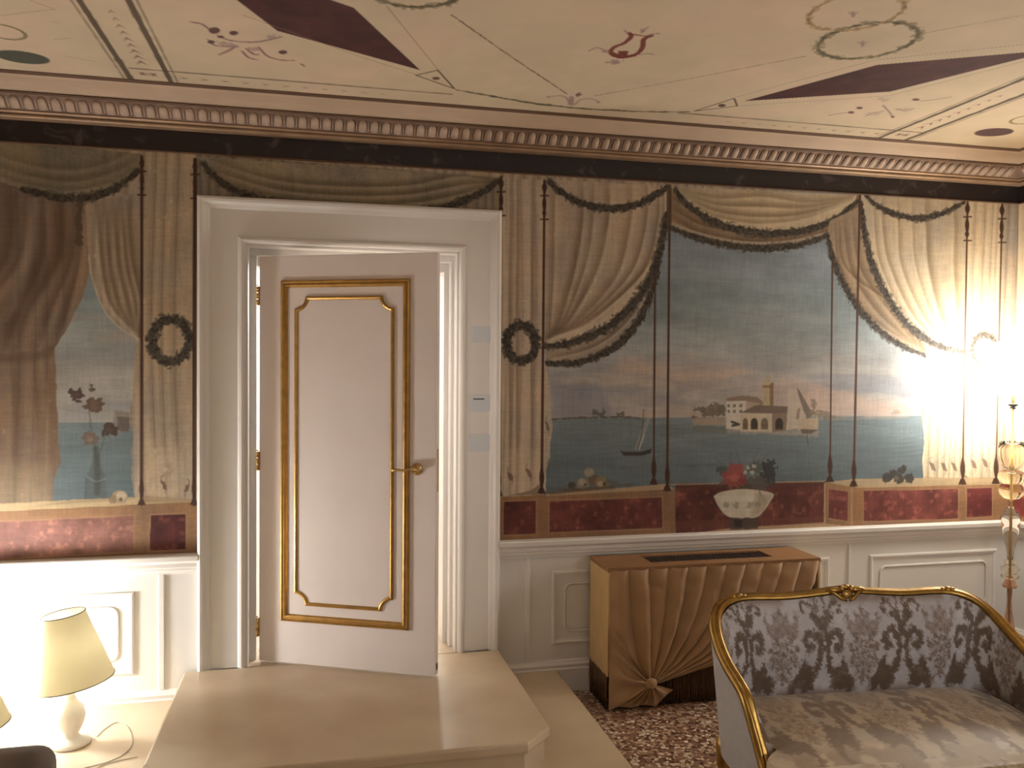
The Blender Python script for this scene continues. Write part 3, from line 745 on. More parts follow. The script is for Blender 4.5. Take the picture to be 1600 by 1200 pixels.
cv.fill([(860, 530), (940, 500), (1000, 440), (1034, 360), (1038, 370), (1010, 436), (958, 502), (900, 530), (858, 538)], rgb(222, 202, 164), 0.55, soft=0.012, clip=mkA)
cv.fill([(905, 390), (950, 360), (960, 400), (920, 460)], rgb(214, 194, 158), 0.3, soft=0.03, clip=mkA)
s_ = vnoise(U, V, 40, 41); cv.C += (sstep(0.92, 0.99, s_)*0.09*mkA)[..., None]
garland(cv, [(858, 284), (880, 303), (915, 320), (960, 326), (1000, 318), (1030, 300), (1043, 292)], 5.5, seed=7)
garland(cv, [(1041, 335), (1035, 370), (1024, 412), (1008, 446), (985, 480), (955, 507), (920, 526), (885, 538), (853, 541)], 6.5, seed=9)
garland(cv, [(1030, 390), (1022, 440), (1006, 486), (976, 528), (942, 553), (900, 567), (855, 568)], 5.5, seed=13)
# strip of hanging curtain beside the pole
ST = [(849, 560), (856, 590), (861, 640), (863, 670), (860, 690), (859, 715), (853, 735), (852, 770), (846, 772)]
cv.fill(ST, lambda a, b: weave(a, b, rgb(206, 186, 156), 0.14, 6), wob=0.003, wsc=60); crane(cv, 855, 665, 0.7)

# --- central swag and its lining
CL = [(1047, 295), (1343, 305), (1343, 345), (1296, 372), (1270, 376), (1230, 385), (1180, 388), (1130, 383), (1080, 371), (1047, 355)]
cv.fill(CL, lambda a, b: weave(a, b, rgb(150, 122, 92), 0.16, 15))
mk = cv.mask(CL)
for y in (340, 356, 370): cv.fold([(1050, y-30), (1100, y-4), (1180, y+8), (1260, y+2), (1310, y-16)], 3, 0.5, mk, (0.36, 0.27, 0.18), (0.70, 0.62, 0.50))
cv.stroke([(1050, 350), (1085, 363), (1135, 375), (1180, 380), (1235, 377), (1290, 365)], 2.2, rgb(196, 182, 160), 0.7)
CS = [(1054, 292), (1338, 305), (1334, 318), (1300, 342), (1250, 358), (1200, 362), (1150, 356), (1110, 342), (1078, 320), (1058, 300)]
cv.fill(CS, lambda a, b: weave(a, b, rgb(208, 186, 150), 0.10, 16))
mk = cv.mask(CS)
for y0, ym, y1, a in ((296, 306, 308, 0.4), (300, 322, 309, 0.5), (305, 338, 311, 0.55), (312, 348, 314, 0.35)):
    cv.fold([(1066, y0), (1120, (y0+ym)/2+8), (1190, ym), (1260, (ym+y1)/2+8), (1330, y1)], 4, a, mk, (0.47, 0.38, 0.26), (0.95, 0.88, 0.72))
garland(cv, [(1055, 298), (1072, 318), (1105, 342), (1150, 358), (1200, 365), (1250, 361), (1300, 345), (1338, 316)], 5.5, seed=17)
garland(cv, [(1047, 356), (1085, 371), (1135, 383), (1180, 388), (1235, 385), (1272, 376), (1294, 366)], 5, seed=19)

# --- curtain right of the view
RL = [(1292, 366), (1296, 345), (1345, 322), (1352, 370), (1366, 422), (1390, 470), (1420, 508), (1446, 530), (1446, 556), (1400, 536), (1365, 510), (1335, 476), (1314, 440), (1300, 405)]
cv.fill(RL, lambda a, b: weave(a, b, rgb(178, 150, 118), 0.12, 21))
mk = cv.mask(RL)
for x0, x1, x2, w in ((1304, 1312, 1350, 4), (1318, 1330, 1372, 5), (1332, 1345, 1392, 5), (1310, 1322, 1410, 3)):
    cv.fold([(x0, 345), (x1, 420), (x2, 488), (1442, 548)], w, 0.55, mk, (0.44, 0.34, 0.23), (0.82, 0.72, 0.56))
RCU = [(1343, 303), (1510, 313), (1508, 560), (1480, 548), (1446, 534), (1416, 506), (1386, 466), (1364, 420), (1352, 372)]
cv.fill(RCU, lambda a, b: weave(a, b, rgb(206, 184, 150), 0.08, 22))
mkB = cv.mask(RCU)
for x0, x1, x2, w, a in ((1378, 1392, 1436, 4, 0.5), (1402, 1410, 1450, 4, 0.45), (1446, 1452, 1474, 6, 0.6), (1490, 1491, 1497, 5, 0.45), (1424, 1432, 1462, 3, 0.3), (1365, 1378, 1424, 3, 0.35)):
    cv.fold([(x0, 312), (x0+2, 360), (x1, 420), (x2, 505), (1502, 545)], w, a, mkB, (0.52, 0.42, 0.28), (0.95, 0.88, 0.74), flip=1)
HB = [(1446, 545), (1508, 552), (1506, 758), (1443, 758), (1440, 720), (1444, 690), (1439, 650), (1444, 600)]
cv.fill(HB, lambda a, b: drape(a, b, rgb(208, 186, 148), 0.055, 0.2, 24), wob=0.003, wsc=40)
for x in (1456, 1474, 1490): crane(cv, x, 728)
cv.fill([(1444, 744), (1506, 750), (1506, 762), (1440, 762)], rgb(176, 150, 108), 0.6, soft=0.008)
garland(cv, [(1352, 306), (1375, 325), (1410, 338), (1440, 341), (1475, 332), (1506, 316)], 4.8, seed=23)
garland(cv, [(1344, 318), (1352, 372), (1365, 420), (1387, 466), (1416, 506), (1446, 530), (1475, 544), (1506, 549)], 6, seed=25)
garland(cv, [(1292, 368), (1301, 405), (1316, 441), (1337, 476), (1366, 510), (1400, 536), (1444, 556)], 5.5, seed=27)
# pilaster strips with wreaths and cranes
cv.fill([(785, 278), (849, 282), (847, 770), (783, 775)], lambda a, b: drape(a, b, rgb(200, 176, 150), 0.05, 0.12, 30), soft=0.002)
for x in (797, 808, 831): cv.fold([(x, 280), (x-1, 500), (x-1, 770)], 3, 0.5, None, (0.44, 0.34, 0.25), (0.9, 0.82, 0.68), smooth=0)
cv.fill([(786, 700), (847, 700), (847, 755), (825, 768), (795, 774), (785, 774)], rgb(214, 196, 166), 0.3, soft=0.02)
wreath(cv, (814, 536), 23, 28, 6.2, 31); crane(cv, 797, 744); crane(cv, 826, 738)
cv.fill([(795, 774), (830, 766), (848, 752), (848, 772)], rgb(150, 126, 96), 0.9)
cv.fill([(1510, 314), (1564, 318), (1557, 752), (1504, 752)], lambda a, b: drape(a, b, rgb(206, 184, 150), 0.05, 0.14, 33), soft=0.002)
wreath(cv, (1537, 547), 19, 24, 5.2, 35); crane(cv, 1520, 724); crane(cv, 1538, 722)
cv.fill([(1503, 740), (1520, 750), (1540, 755), (1503, 757)], rgb(150, 126, 90), 0.9)

# --- painted parapet with red marble panels
TAN = rgb(160, 116, 78)
def redm(a, b, base=(110, 54, 49)):
    n = fbm(a, b, 12, 50); h = fbm(a, b, 30, 60)
    c = rgb(*base)*(0.75+0.6*n)[..., None]; c = c+(sstep(0.55, 0.8, h)*0.13)[..., None]*np.array([1.2, 0.75, 0.55]); return c
def band(p): cv.fill(p, lambda a, b: weave(a, b, TAN, 0.10, 40), soft=0.001)
def panel(p, base=(110, 54, 49)):
    c = np.mean(np.array(p), 0); g = [tuple(c+(np.array(q)-c)*np.array([1.0, 1.0])+np.sign(np.array(q)-c)*2.2) for q in p]
    cv.fill(g, rgb(176, 130, 92), 0.8, soft=0.001); cv.fill(p, lambda a, b: redm(a, b, base), soft=0.001)
band([(-270, 812), (222, 788), (308, 783), (308, 872), (-270, 900)])
panel([(-260, 828), (209, 806), (209, 861), (-260, 886)], (136, 88, 76)); panel([(236, 805), (290, 803), (290, 858), (234, 860)], (92, 42, 40))
cv.stroke([(-270, 806), (222, 786), (308, 783)], 1.2, rgb(204, 172, 122), 0.8, smooth=0)
band([(776, 777), (850, 773), (1054, 764), (1055, 836), (776, 850)])
cv.fill([(852, 772), (945, 764), (1040, 756), (1054, 764), (852, 775)], rgb(192, 160, 118), 0.95); cv.fill([(852, 768), (900, 763), (940, 764), (860, 773)], rgb(124, 92, 66), 0.6, soft=0.006)
panel([(787, 784), (837, 782), (837, 833), (787, 836)]); panel([(858, 783), (1034, 777), (1034, 825), (858, 831)])
cv.fill([(1055, 756), (1289, 752), (1289, 820), (1055, 836)], lambda a, b: redm(a, b, (104, 52, 44)), soft=0.001)
cv.fill([(1055, 757), (1289, 753), (1289, 759), (1055, 764)], rgb(100, 58, 44), 0.9); cv.stroke([(1048, 757), (1288, 752)], 0.9, rgb(196, 160, 128), 0.8, smooth=0)
cv.fill([(1055, 814), (1289, 806), (1289, 816), (1055, 826)], rgb(122, 66, 52), 0.7); cv.fill([(1090, 832), (1150, 824), (1290, 816), (1330, 820), (1330, 832), (1055, 844)], rgb(188, 150, 110), 0.9, soft=0.003)
band([(1288, 754), (1340, 760), (1600, 752), (1600, 812), (1330, 822), (1288, 818)])
cv.fill([(1288, 753), (1340, 748), (1600, 745), (1600, 756), (1340, 762)], rgb(202, 172, 126), 0.9, soft=0.003)
panel([(1294, 764), (1324, 768), (1324, 814), (1294, 809)], (120, 58, 52)); panel([(1349, 767), (1496, 764), (1496, 810), (1349, 814)], (124, 60, 53)); panel([(1510, 763), (1549, 762), (1549, 806), (1510, 808)], (112, 46, 44))
cv.stroke([(1288, 756), (1288, 816)], 1.6, rgb(204, 166, 122), 0.8, smooth=0); cv.stroke([(1330, 763), (1330, 818)], 2, rgb(196, 156, 112), 0.7, smooth=0)
# fruit
for (x, y), r, c in (((893, 758), 6, (86, 78, 66)), ((910, 756), 10, (150, 138, 112)), ((920, 738), 8, (172, 160, 136)), ((928, 750), 9, (124, 100, 72)), ((940, 754), 11, (146, 128, 96)), ((909, 753), 6, (186, 172, 146)), ((938, 756), 5, (192, 172, 132)), ((944, 756), 2.5, (74, 60, 48)), ((914, 757), 2, (84, 70, 56))):
    cv.ell((x, y), r, r*0.9, rgb(*c), 0.92, soft=1.6)
cv.stroke([(950, 752), (965, 757), (985, 758)], 2.5, rgb(104, 104, 90), 0.7, rag=0.8); cv.fill([(880, 764), (960, 758), (960, 764), (880, 768)], rgb(110, 86, 62), 0.6, soft=0.006)
for (x, y), r in (((1385, 746), 8), ((1395, 740), 7), ((1407, 735), 6), ((1404, 748), 8), ((1420, 747), 8), ((1412, 730), 4)): cv.ell((x, y), r, r*0.95, rgb(70, 66, 62), 0.92, soft=1.5, wob=2)
cv.ell((1400, 747), 4, 4, rgb(116, 108, 96), 0.7)
# poles
pole(cv, (222, 221.5), 245, 788); pole(cv, (305, 303.5), 250, 788, w=3)
pole(cv, (783, 779), 277, 774, w=2.6); pole(cv, (850.5, 846), 283, 770, w=2.4)
pole(cv, (1023, 1021), 420, 756, top=False, w=1.9); pole(cv, (1046, 1042), 294, 766, top=False, w=2.4)
pole(cv, (1300, 1296), 405, 752, top=False, w=1.7); pole(cv, (1343, 1333), 305, 759, top=False, w=2.4)
pole(cv, (1511, 1503), 316, 756, w=2.0); pole(cv, (1565, 1555), 319, 755, w=1.8)
cv.stroke([(1045, 294), (1045, 350)], 4.2, rgb(104, 74, 54), 0.8, smooth=0)
# urn with flowers
for x0, x1, y1 in ((1128, 1118, 715), (1140, 1142, 706), (1168, 1185, 700), (1175, 1200, 708), (1160, 1150, 704)): cv.stroke([(1160, 745), ((x0+x1)/2, 722), (x1, y1)], 0.8, rgb(84, 96, 92), 0.5)
cv.ell((1201, 738), 12, 20, rgb(62, 64, 64), 0.9, wob=6); cv.ell((1180, 730), 12, 9, rgb(88, 94, 84), 0.75, wob=5); cv.ell((1128, 735), 9, 8, rgb(74, 86, 78), 0.8, wob=4)
cv.ell((1165, 755), 42, 9, rgb(84, 86, 74), 0.7, wob=6); cv.ell((1185, 755), 12, 14, rgb(96, 92, 84), 0.8, wob=6)
cv.ell((1147, 747), 20, 14, rgb(158, 74, 70), 0.97, wob=5); cv.ell((1149, 733), 13, 9, rgb(166, 82, 76), 0.97, wob=4); cv.ell((1145, 745), 9, 5, rgb(206, 106, 94), 0.6, wob=4); cv.ell((1158, 752), 8, 5, rgb(140, 56, 54), 0.6, wob=4)
for x, y in ((1168, 730), (1174, 737), (1164, 738), (1178, 728)): cv.ell((x, y), 3.4, 3.2, rgb(196, 190, 172), 0.8, wob=1.5)
cv.fill([(1114, 775), (1128, 768), (1160, 764), (1192, 767), (1208, 772), (1204, 782), (1193, 798), (1178, 809), (1140, 808), (1124, 794)], rgb(208, 196, 172), smooth=4); cv.fill([(1118, 776), (1205, 774), (1200, 784), (1126, 784)], rgb(224, 214, 194), 0.6, soft=0.006)
cv.fill([(1180, 770), (1208, 772), (1193, 798), (1178, 809), (1172, 806)], rgb(160, 140, 116), 0.55, soft=0.02)
for x, y in ((1134, 789), (1149, 789), (1170, 789), (1182, 788)): cv.ell((x, y), 5, 4.5, rgb(140, 130, 112), 0.55, wob=3)
for x in (1192, 1197, 1187): cv.stroke([(1185, 765), (x, 785)], 0.7, rgb(120, 108, 88), 0.6, smooth=0)
cv.fill([(1138, 809), (1186, 809), (1183, 826), (1140, 827)], rgb(88, 72, 62), 0.95, wob=0.003); cv.fill([(1146, 812), (1160, 812), (1158, 824), (1148, 824)], rgb(58, 46, 42), 0.8)
# overall canvas grain
cv.C *= (1+0.05*(vnoise(U, V, 210, 90)-0.5)+0.06*(vnoise(U*6, V*0.5, 30, 91)-0.5)+0.06*(vnoise(U*0.5, V*6, 30, 92)-0.5)+0.10*(fbm(U, V, 7, 93)-0.5))[..., None]
lum_ = cv.C.mean(-1, keepdims=True); cv.C = (lum_+(cv.C-lum_)*0.80)*0.90
hole = lambda x, z: (x > DX0-CAS+0.02) & (x < DX1+CAS-0.02) & (z < DZ1+CAS-0.02)
mu = cv.to_mesh('mural', M['mural'], lambda u, v: np.stack([u, np.full_like(u, YF-0.004), v], 1), hole, wall_back)
mu['label'] = 'painted mural of draped curtains, leafy garlands and a lagoon view'
# plainer painted draperies on the side walls
for nm, par, fn in (('mural', wall_right, lambda u, v: np.stack([np.full_like(u, XR-0.004), u, v], 1)), ('mural', wall_left, lambda u, v: np.stack([np.full_like(u, XL+0.004), u, v], 1))):
    c2 = Canvas(YB, YF, MV0, MV1, 0.02, 0.02, CUR, None, 0.0034)
    c2.C[:] = drape(c2.U, c2.V, rgb(204, 182, 150), 0.06, 0.16, 44)
    sl_ = c2.win(YB-1, YF+1, 0, 1.0); c2.C[sl_] = TAN
    for y0 in np.arange(YB+0.1, YF-0.5, 0.75): c2.fill([(y0, 0.84), (y0+0.6, 0.84), (y0+0.6, 0.96), (y0, 0.96)], lambda a, b: redm(a, b))
    for y0 in np.arange(YB+0.1, YF, 0.75): c2.stroke([(y0, 1.0), (y0, 2.7)], 2.4, rgb(80, 50, 36), 0.9, smooth=0)
    c2.to_mesh(nm, M['mural'], fn, None, par)['label'] = 'painted drapery with thin poles above a red panelled parapet'

# ------------------------------------------------------------------ painted ceiling
CB = rgb(200, 183, 156)
CX0, CX1, CY0, CY1 = XL+0.2, XR-0.2, 1.9, YF-0.2
cc = Canvas(CX0, CX1, CY0, CY1, 0.0055, 0.0075, CB, cp_, 0.0042)
U, V = cc.U, cc.V
n1 = fbm(U, V, 2.5, 3); n2 = fbm(U, V, 9, 13)
cc.C[:] = CB*(1+0.10*(n1-0.5)+0.06*(n2-0.5))[..., None]
cc.C += (sstep(0.5, 0.75, n1)[..., None]*0.5)*(rgb(204, 178, 156)-CB)
INK = rgb(78, 66, 54); PUR = rgb(104, 66, 66)
MX = 1.145                                   # the design mirrors about this line
def ml(pts): return [(2*MX-x, y) for x, y in pts]
def line(pts, w, col=INK, a=0.85, rag=0.3, both=False):
    for q in ((pts, ml(pts)) if both else (pts,)):
        cc.conv = None; cc.stroke(q, w, col, a, smooth=0, rag=rag, rsc=25, soft=0.7)
        cc.conv = cp_
yb = cp_(1250, 192)[1]
# border lines: the strip along the cornice and the cross bands with double lines
for q in ([(-0.78, yb), (MX-0.56, yb)],): line(q, 1.5, both=True, rag=0.1)
for x, w in ((-0.805, 2.6), (-0.640, 2.6)): line([(x, 1.9), (x, 3.97)], w*1.15, both=True, rag=0.15); 
for x in (-0.832, -0.612): line([(x, 1.9), (x, 3.97)], 1.2, rgb(128, 112, 96), 0.7, both=True)
def tick(x, y, s, ang, col=PUR, a=0.8):
    cc.conv = None; ca, sa = math.cos(ang), math.sin(ang)
    T = lambda p, q: (x+s*(p*ca-q*sa), y+s*(p*sa+q*ca))
    cc.fill([T(0, 0), T(-1.2, 0.55), T(-0.5, 0), T(-1.2, -0.55)], col, a, soft=0.003); cc.conv = cp_
for k in range(11):
    for sgn in (1, -1):
        x = -0.56+k*0.085; x = x if sgn == 1 else 2*MX-x
        tick(x, (yb+3.955)/2, 0.034*(1-0.045*k), 0 if sgn == 1 else math.pi)
for k in range(9):
    for sgn in (1, -1):
        x = -0.72 if sgn == 1 else 2*MX+0.72
        tick(x, 3.70-k*0.062, 0.046*(1-0.06*k), -math.pi/2)
for sgn in (1, -1):
    x = -0.72 if sgn == 1 else 2*MX+0.72
    for a in (0.6, 2.54, 3.74, 5.68): tick(x+0.045*math.cos(a), 3.865+0.03*math.sin(a), 0.04, a, PUR, 0.85)
cc.fill([(203, 115), (262, 121), (270, 128), (212, 126)], INK, 0.0)
# dark red lozenges with their corner triangles
RED = lambda a, b: rgb(72, 43, 42)*(0.85+0.35*fbm(a, b, 14, 33))[..., None]
LOZ = [(1.925, 3.565), (2.222, 3.012), (2.79, 2.70), (2.49, 3.285)]
for q in (LOZ, [(x+0.045, y-0.035) for x, y in ml(LOZ)]):
    cc.conv = None; cc.fill(q, RED, 1.0, soft=0.003); cc.conv = cp_
for t in ([(1085, 174), (1147, 154), (1152, 166)], [(650, 118), (684, 110), (710, 139)]):
    cc.stroke(t+[t[0]], 1.0, INK, 0.9, smooth=0); c = np.mean(np.array(t), 0); cc.ell((c[0], c[1]+0.5), 6, 2.4, rgb(84, 60, 52), 0.9)
for p in ([(604, 10), (684, 109)], [(1150, 152), (1368, 94), (1600, 70)], [(1155, 166), (1390, 150), (1600, 96)], [(380, 24), (560, 88), (650, 117)]): cc.stroke(p, 0.55, rgb(136, 116, 92), 0.7, smooth=0)
# garland arc against the cornice, flower, rays
GR = lambda a, b: rgb(98, 88, 66)*(0.8+0.5*vnoise(a, b, 60, 2))[..., None]
cc.stroke([(714, 141), (760, 149), (830, 161), (900, 169), (960, 173), (1020, 175), (1076, 175)], 3.0, GR, 0.95, rag=0.45, rsc=35, taper=0.5)
cc.stroke([(706, 24), (800, 90), (886, 147)], 0.9, rgb(112, 92, 74), 0.85, smooth=0, rag=0.5); cc.stroke([(930, 150), (1100, 119), (1260, 88)], 0.7, rgb(130, 110, 88), 0.75, smooth=0, rag=0.6)
cc.stroke([(1445, 52), (1520, 38), (1600, 24)], 0.6, rgb(140, 120, 96), 0.6, smooth=0, rag=0.6)
LIL = rgb(150, 124, 122)
for p, w in (([(890, 164), (886, 154), (876, 150), (860, 151)], 1.3), ([(898, 164), (908, 156), (925, 155), (936, 160)], 1.2), ([(893, 164), (893, 152)], 2.6)): cc.stroke(p, w, LIL, 0.85)
cc.ell((904, 148), 5, 3, PUR, 0.8, wob=2); cc.ell((893, 148), 6, 3, rgb(196, 176, 168), 0.8, wob=2); cc.ell((857, 152), 3, 1.5, LIL, 0.8); cc.ell((935, 160), 3, 1.8, LIL, 0.8)
# lyre
LY = rgb(112, 54, 46)
cc.stroke([(983, 52), (986, 58), (975, 68), (960, 74), (954, 82), (960, 88), (972, 90)], 2.2, LY, 0.95); cc.stroke([(1018, 56), (1006, 62), (1004, 74), (996, 84), (980, 89), (968, 90)], 2.4, LY, 0.95)
cc.stroke([(988, 54), (1010, 57)], 1.0, LY, 0.95, smooth=0); cc.fill([(966, 80), (982, 80), (980, 88), (966, 88)], LY, 0.95); cc.stroke([(957, 84), (970, 90), (990, 87)], 3.2, LY, 0.95)
for p in ([(950, 82), (940, 77), (932, 75), (920, 80)], [(1000, 86), (1012, 84), (1022, 86)], [(1010, 56), (1022, 53), (1030, 53)], [(981, 52), (976, 48)], [(1004, 50), (1012, 43)]): cc.stroke(p, 1.2, LIL, 0.8)
cc.ell((962, 97), 9, 4, LIL, 0.85, wob=3); cc.ell((945, 80), 6, 2.5, LIL, 0.7, wob=2); cc.ell((1004, 49), 4, 3, LIL, 0.7, wob=2); cc.ell((950, 98), 5, 1.6, LIL, 0.7, wob=2)
# wreaths
def cwreath(c, r, col, w, ry=None):
    cc.conv = None
    p = [(c[0]+r*math.cos(2*math.pi*k/36), c[1]+(ry or r)*math.sin(2*math.pi*k/36)) for k in range(37)]
    cc.stroke(p, w*1.3, col, 0.5, smooth=2, rag=1.0, rsc=70, soft=1.2); cc.stroke(p, w*0.75, col, 0.9, smooth=2, rag=0.7, rsc=55); cc.conv = cp_
w0 = cp_(1355, 65); cwreath(w0, 0.175, GR, 2.6); cwreath((2*MX-w0[0]+0.03, w0[1]-0.06), 0.175, GR, 2.6)
w1 = cp_(1337, 20); cwreath(w1, 0.155, lambda a, b: rgb(142, 118, 82)*(0.8+0.5*vnoise(a, b, 60, 3))[..., None], 1.9); cwreath((2*MX-w1[0]+0.03, w1[1]-0.06), 0.155, GR, 1.9)
for c in ((1348, 68), (1333, 22)):
    cc.stroke([(c[0], c[1]+5), (c[0], c[1]-3)], 1.4, LIL, 0.7, smooth=0); cc.stroke([(c[0], c[1]+2), (c[0]-7, c[1]-2)], 1.0, LIL, 0.6, smooth=0); cc.stroke([(c[0], c[1]+2), (c[0]+7, c[1]-2)], 1.0, LIL, 0.6, smooth=0)
# scrolls with berries, discs and rings in the corner fields
for p in ([(298, 35), (315, 38), (328, 47)], [(325, 62), (335, 71), (352, 73), (366, 72)], [(342, 86), (358, 79), (370, 72)], [(378, 80), (388, 90), (402, 94)], [(384, 76), (396, 85), (404, 86)], [(404, 74), (418, 88), (438, 94), (460, 95)], [(340, 56), (362, 64), (400, 66), (440, 58)], [(470, 100), (476, 104)]):
    cc.stroke(p, 1.5, rgb(124, 92, 92), 0.8, taper=0.3)
for x, y, rx, ry in ((335, 48, 9, 5), (365, 52, 7, 3.5), (442, 82, 7, 3), (330, 66, 6, 2.5), (345, 58, 5, 2)): cc.ell((x, y), rx, ry, rgb(84, 58, 60), 0.9)
for x, y in ((350, 68), (362, 72), (396, 78), (425, 58)): cc.ell((x, y), 8, 3.5, rgb(150, 124, 122), 0.6, wob=4)
for p in ([(1295, 181), (1310, 178), (1325, 176)], [(1352, 182), (1365, 177), (1380, 174)], [(1400, 170), (1415, 173), (1428, 170)], [(1380, 165), (1390, 176), (1395, 184)], [(1440, 158), (1460, 156), (1485, 152)]): cc.stroke(p, 1.2, rgb(140, 116, 108), 0.75)
for x, y, rx, ry in ((1343, 169, 5, 2), (1330, 176, 5, 2), (1431, 156, 6, 2), (1395, 183, 3, 1.5)): cc.ell((x, y), rx, ry, rgb(96, 70, 70), 0.85)
for x, y in ((1365, 178), (1412, 172), (1380, 156)): cc.ell((x, y), 12, 3, rgb(172, 148, 136), 0.6, wob=4)
cc.conv = None
d0 = cp_(35, 90); d1 = cp_(1553, 207)
for (x, y), col in ((d0, rgb(78, 80, 70)), (d1, rgb(84, 62, 62))):
    p = [(x+0.10*math.cos(2*math.pi*k/28), y+0.075*math.sin(2*math.pi*k/28)) for k in range(28)]; cc.fill(p, col, 0.97, soft=0.004)
for x, y in (cp_(4, 50), cp_(1606, 187)):
    p = [(x+0.075*math.cos(2*math.pi*k/28), y+0.075*math.sin(2*math.pi*k/28)) for k in range(29)]; cc.stroke(p, 1.6, rgb(120, 108, 74), 0.9, smooth=0)
cc.conv = cp_
for p in ([(0, 25), (40, 20), (85, 15)], [(85, 62), (110, 60)], [(100, 88), (150, 97)], [(50, 2), (88, 16)], [(80, 35), (95, 36)]): cc.stroke(p, 0.7, rgb(160, 132, 96), 0.6, smooth=0)
line([(CX0, 3.955), (CX1, 3.955)], 1.5)
ceil = cc.to_mesh('ceiling', M['ceil_paint'], lambda u, v: np.stack([u, v, np.full_like(u, ZC+0.001)], 1))
struct(ceil); tag(ceil, 'painted cream ceiling with red lozenges, a lyre and leafy wreaths')
# the rest of the ceiling behind the viewer, and the slab above
c3 = Canvas(CX0, CX1, YB+0.1, CY0, 0.08, 0.08, CB); c3.C[:] = CB*(1+0.10*(fbm(c3.U, c3.V, 2.5, 3)-0.5))[..., None]
c3.to_mesh('ceiling_field', M['ceil_paint'], lambda u, v: np.stack([u, v, np.full_like(u, ZC+0.001)], 1), None, ceil)
MB().box(XL-0.2, XR+0.2, YB-0.2, YF+0.3, ZC+0.03, ZC+0.2).build('ceiling_slab', M['plain'], ceil)

# ------------------------------------------------------------------ door leaf, ajar
H0 = np.array([-0.290, 4.227]); LW, LH, LT = 0.908, 1.972, 0.044
ang = math.atan2(3.837-4.227, 0.53+0.29)
door = empty('door_1', (H0[0], H0[1], PLAT+0.010), ang); door['kind'] = 'structure'
tag(door, 'white panelled door with gilded mouldings standing ajar')
MB().box(0.006, LW, 0, LT, 0, LH).build('leaf', M['door'], door, bevel=0.003)
def on_leaf(a, b, h): return (a, -h, b)
GP1 = [(0, 0), (0.002, 0.010), (0.009, 0.013), (0.014, 0.007), (0.019, 0.007), (0.023, 0.012), (0.030, 0.010), (0.034, 0.003), (0.036, 0)]
GP2 = [(0, 0), (0.003, 0.008), (0.010, 0.010), (0.016, 0.006), (0.019, 0)]
sweep2d(rrect(0.122, 0.778, 0.205, 1.853), GP1, on_leaf).build('outer_moulding', M['gold_dark'], door)['label'] = 'gilded rectangular moulding'
sweep2d(rrect(0.192, 0.700, 0.285, 1.776, 0.058, True, 7), GP2, on_leaf).build('inner_moulding', M['gold_dark'], door)['label'] = 'gilded inner moulding with scooped corners'
# lever handle
hd = MB().lathe([(0.0, 0.0), (0.028, 0.0), (0.029, 0.004), (0.024, 0.009), (0.020, 0.010), (0.014, 0.013), (0.011, 0.030), (0.013, 0.040), (0.013, 0.048), (0.0, 0.052)], n=20, cap=False)
hd.v = [(0.815+x, -z, 0.965+y) for x, y, z in hd.v]
hd.tube([(0.815, -0.044, 0.965), (0.790, -0.046, 0.966), (0.765, -0.046, 0.962), (0.735, -0.044, 0.963), (0.712, -0.042, 0.961), (0.703, -0.040, 0.960)], [0.010, 0.008, 0.0065, 0.0065, 0.008, 0.006], 10)
hd.build('lever_handle', M['brass'], door, smooth=True)['label'] = 'brass lever handle'
for z in (1.780, 0.977, 0.163):
    h = MB()
    for k in range(3): h.lathe([(0.0, 0), (0.008, 0.001), (0.0085, 0.028), (0.0, 0.029)], (-0.002, -0.004, z-0.045+k*0.031), 10, cap=False)
    h.lathe([(0.0, 0.0), (0.005, 0.003), (0.0, 0.010)], (-0.002, -0.004, z+0.048), 10, cap=False)
    h.box(0.0, 0.012, 0.0, 0.004, z-0.045, z+0.047)
    h.build('hinge', M['brass'], door, smooth=True)
MB().box(LW-0.0005, LW+0.0015, 0.011, 0.033, 0.86, 1.06).build('latch_plate', M['brass'], door)
MB().box(LW-0.001, LW+0.002, 0.010, 0.030, 0.025, 0.055).build('bolt_socket', M['dark'], door)
# pale plates on the casing
for (x0, x1, z0, z1), dash, lab in (((0.752, 0.852, 1.828, 1.910), False, 'uppermost pale blue plate on the right door casing'), ((0.746, 0.856, 1.476, 1.562), True, 'pale blue plate with a short dark dash on the door casing'), ((0.742, 0.856, 1.272, 1.360), False, 'lowest pale blue plate on the right door casing')):
    p = MB().box(x0, x1, YF-0.0275, YF-0.0235, z0, z1).build('casing_plate', M['plate'], bevel=0.0015)
    tag(p, lab, 'plate', 'plates on the door casing')
    if dash:
        MB().box(0.763, 0.820, YF-0.0285, YF-0.027, 1.537, 1.543).build('dash_mark', M['dash'], p)
    else:
        pass

# ------------------------------------------------------------------ radiator cover dressed in gold cloth
RX0, RX1, RY0, RY1, RZ = 1.392, 2.572, 3.885, 4.165, 0.712
rc = empty('radiator_cover', ((RX0+RX1)/2, (RY0+RY1)/2, 0)); tag(rc, 'radiator cover dressed in pleated gold satin with a knotted swag', 'radiator cover')
inv = Matrix.Translation((-(RX0+RX1)/2, -(RY0+RY1)/2, 0))
def rp(o): o.matrix_parent_inverse = inv; return o
m = MB(); SX0, SX1, SY0, SY1 = 1.652, 2.340, 3.965, 4.118
for b in ((RX0, SX0, RY0, RY1), (SX1, RX1, RY0, RY1), (SX0, SX1, RY0, SY0), (SX0, SX1, SY1, RY1)): m.box(*b, RZ-0.02, RZ)
rp(m.build('top', M['top_shaded'], rc))
rp(MB().box(SX0-0.01, SX1+0.01, SY0-0.01, SY1+0.01, RZ-0.018, RZ-0.010).build('grille', M['grille'], rc))
g = MB()
for k in range(34):
    x = SX0+0.01+k*0.0202; g.box(x, x+0.006, SY0, SY1, RZ-0.010, RZ-0.006)
sg = rp(g.build('grille_bars', M['grille'], rc)); sg['kind'] = 'stuff'
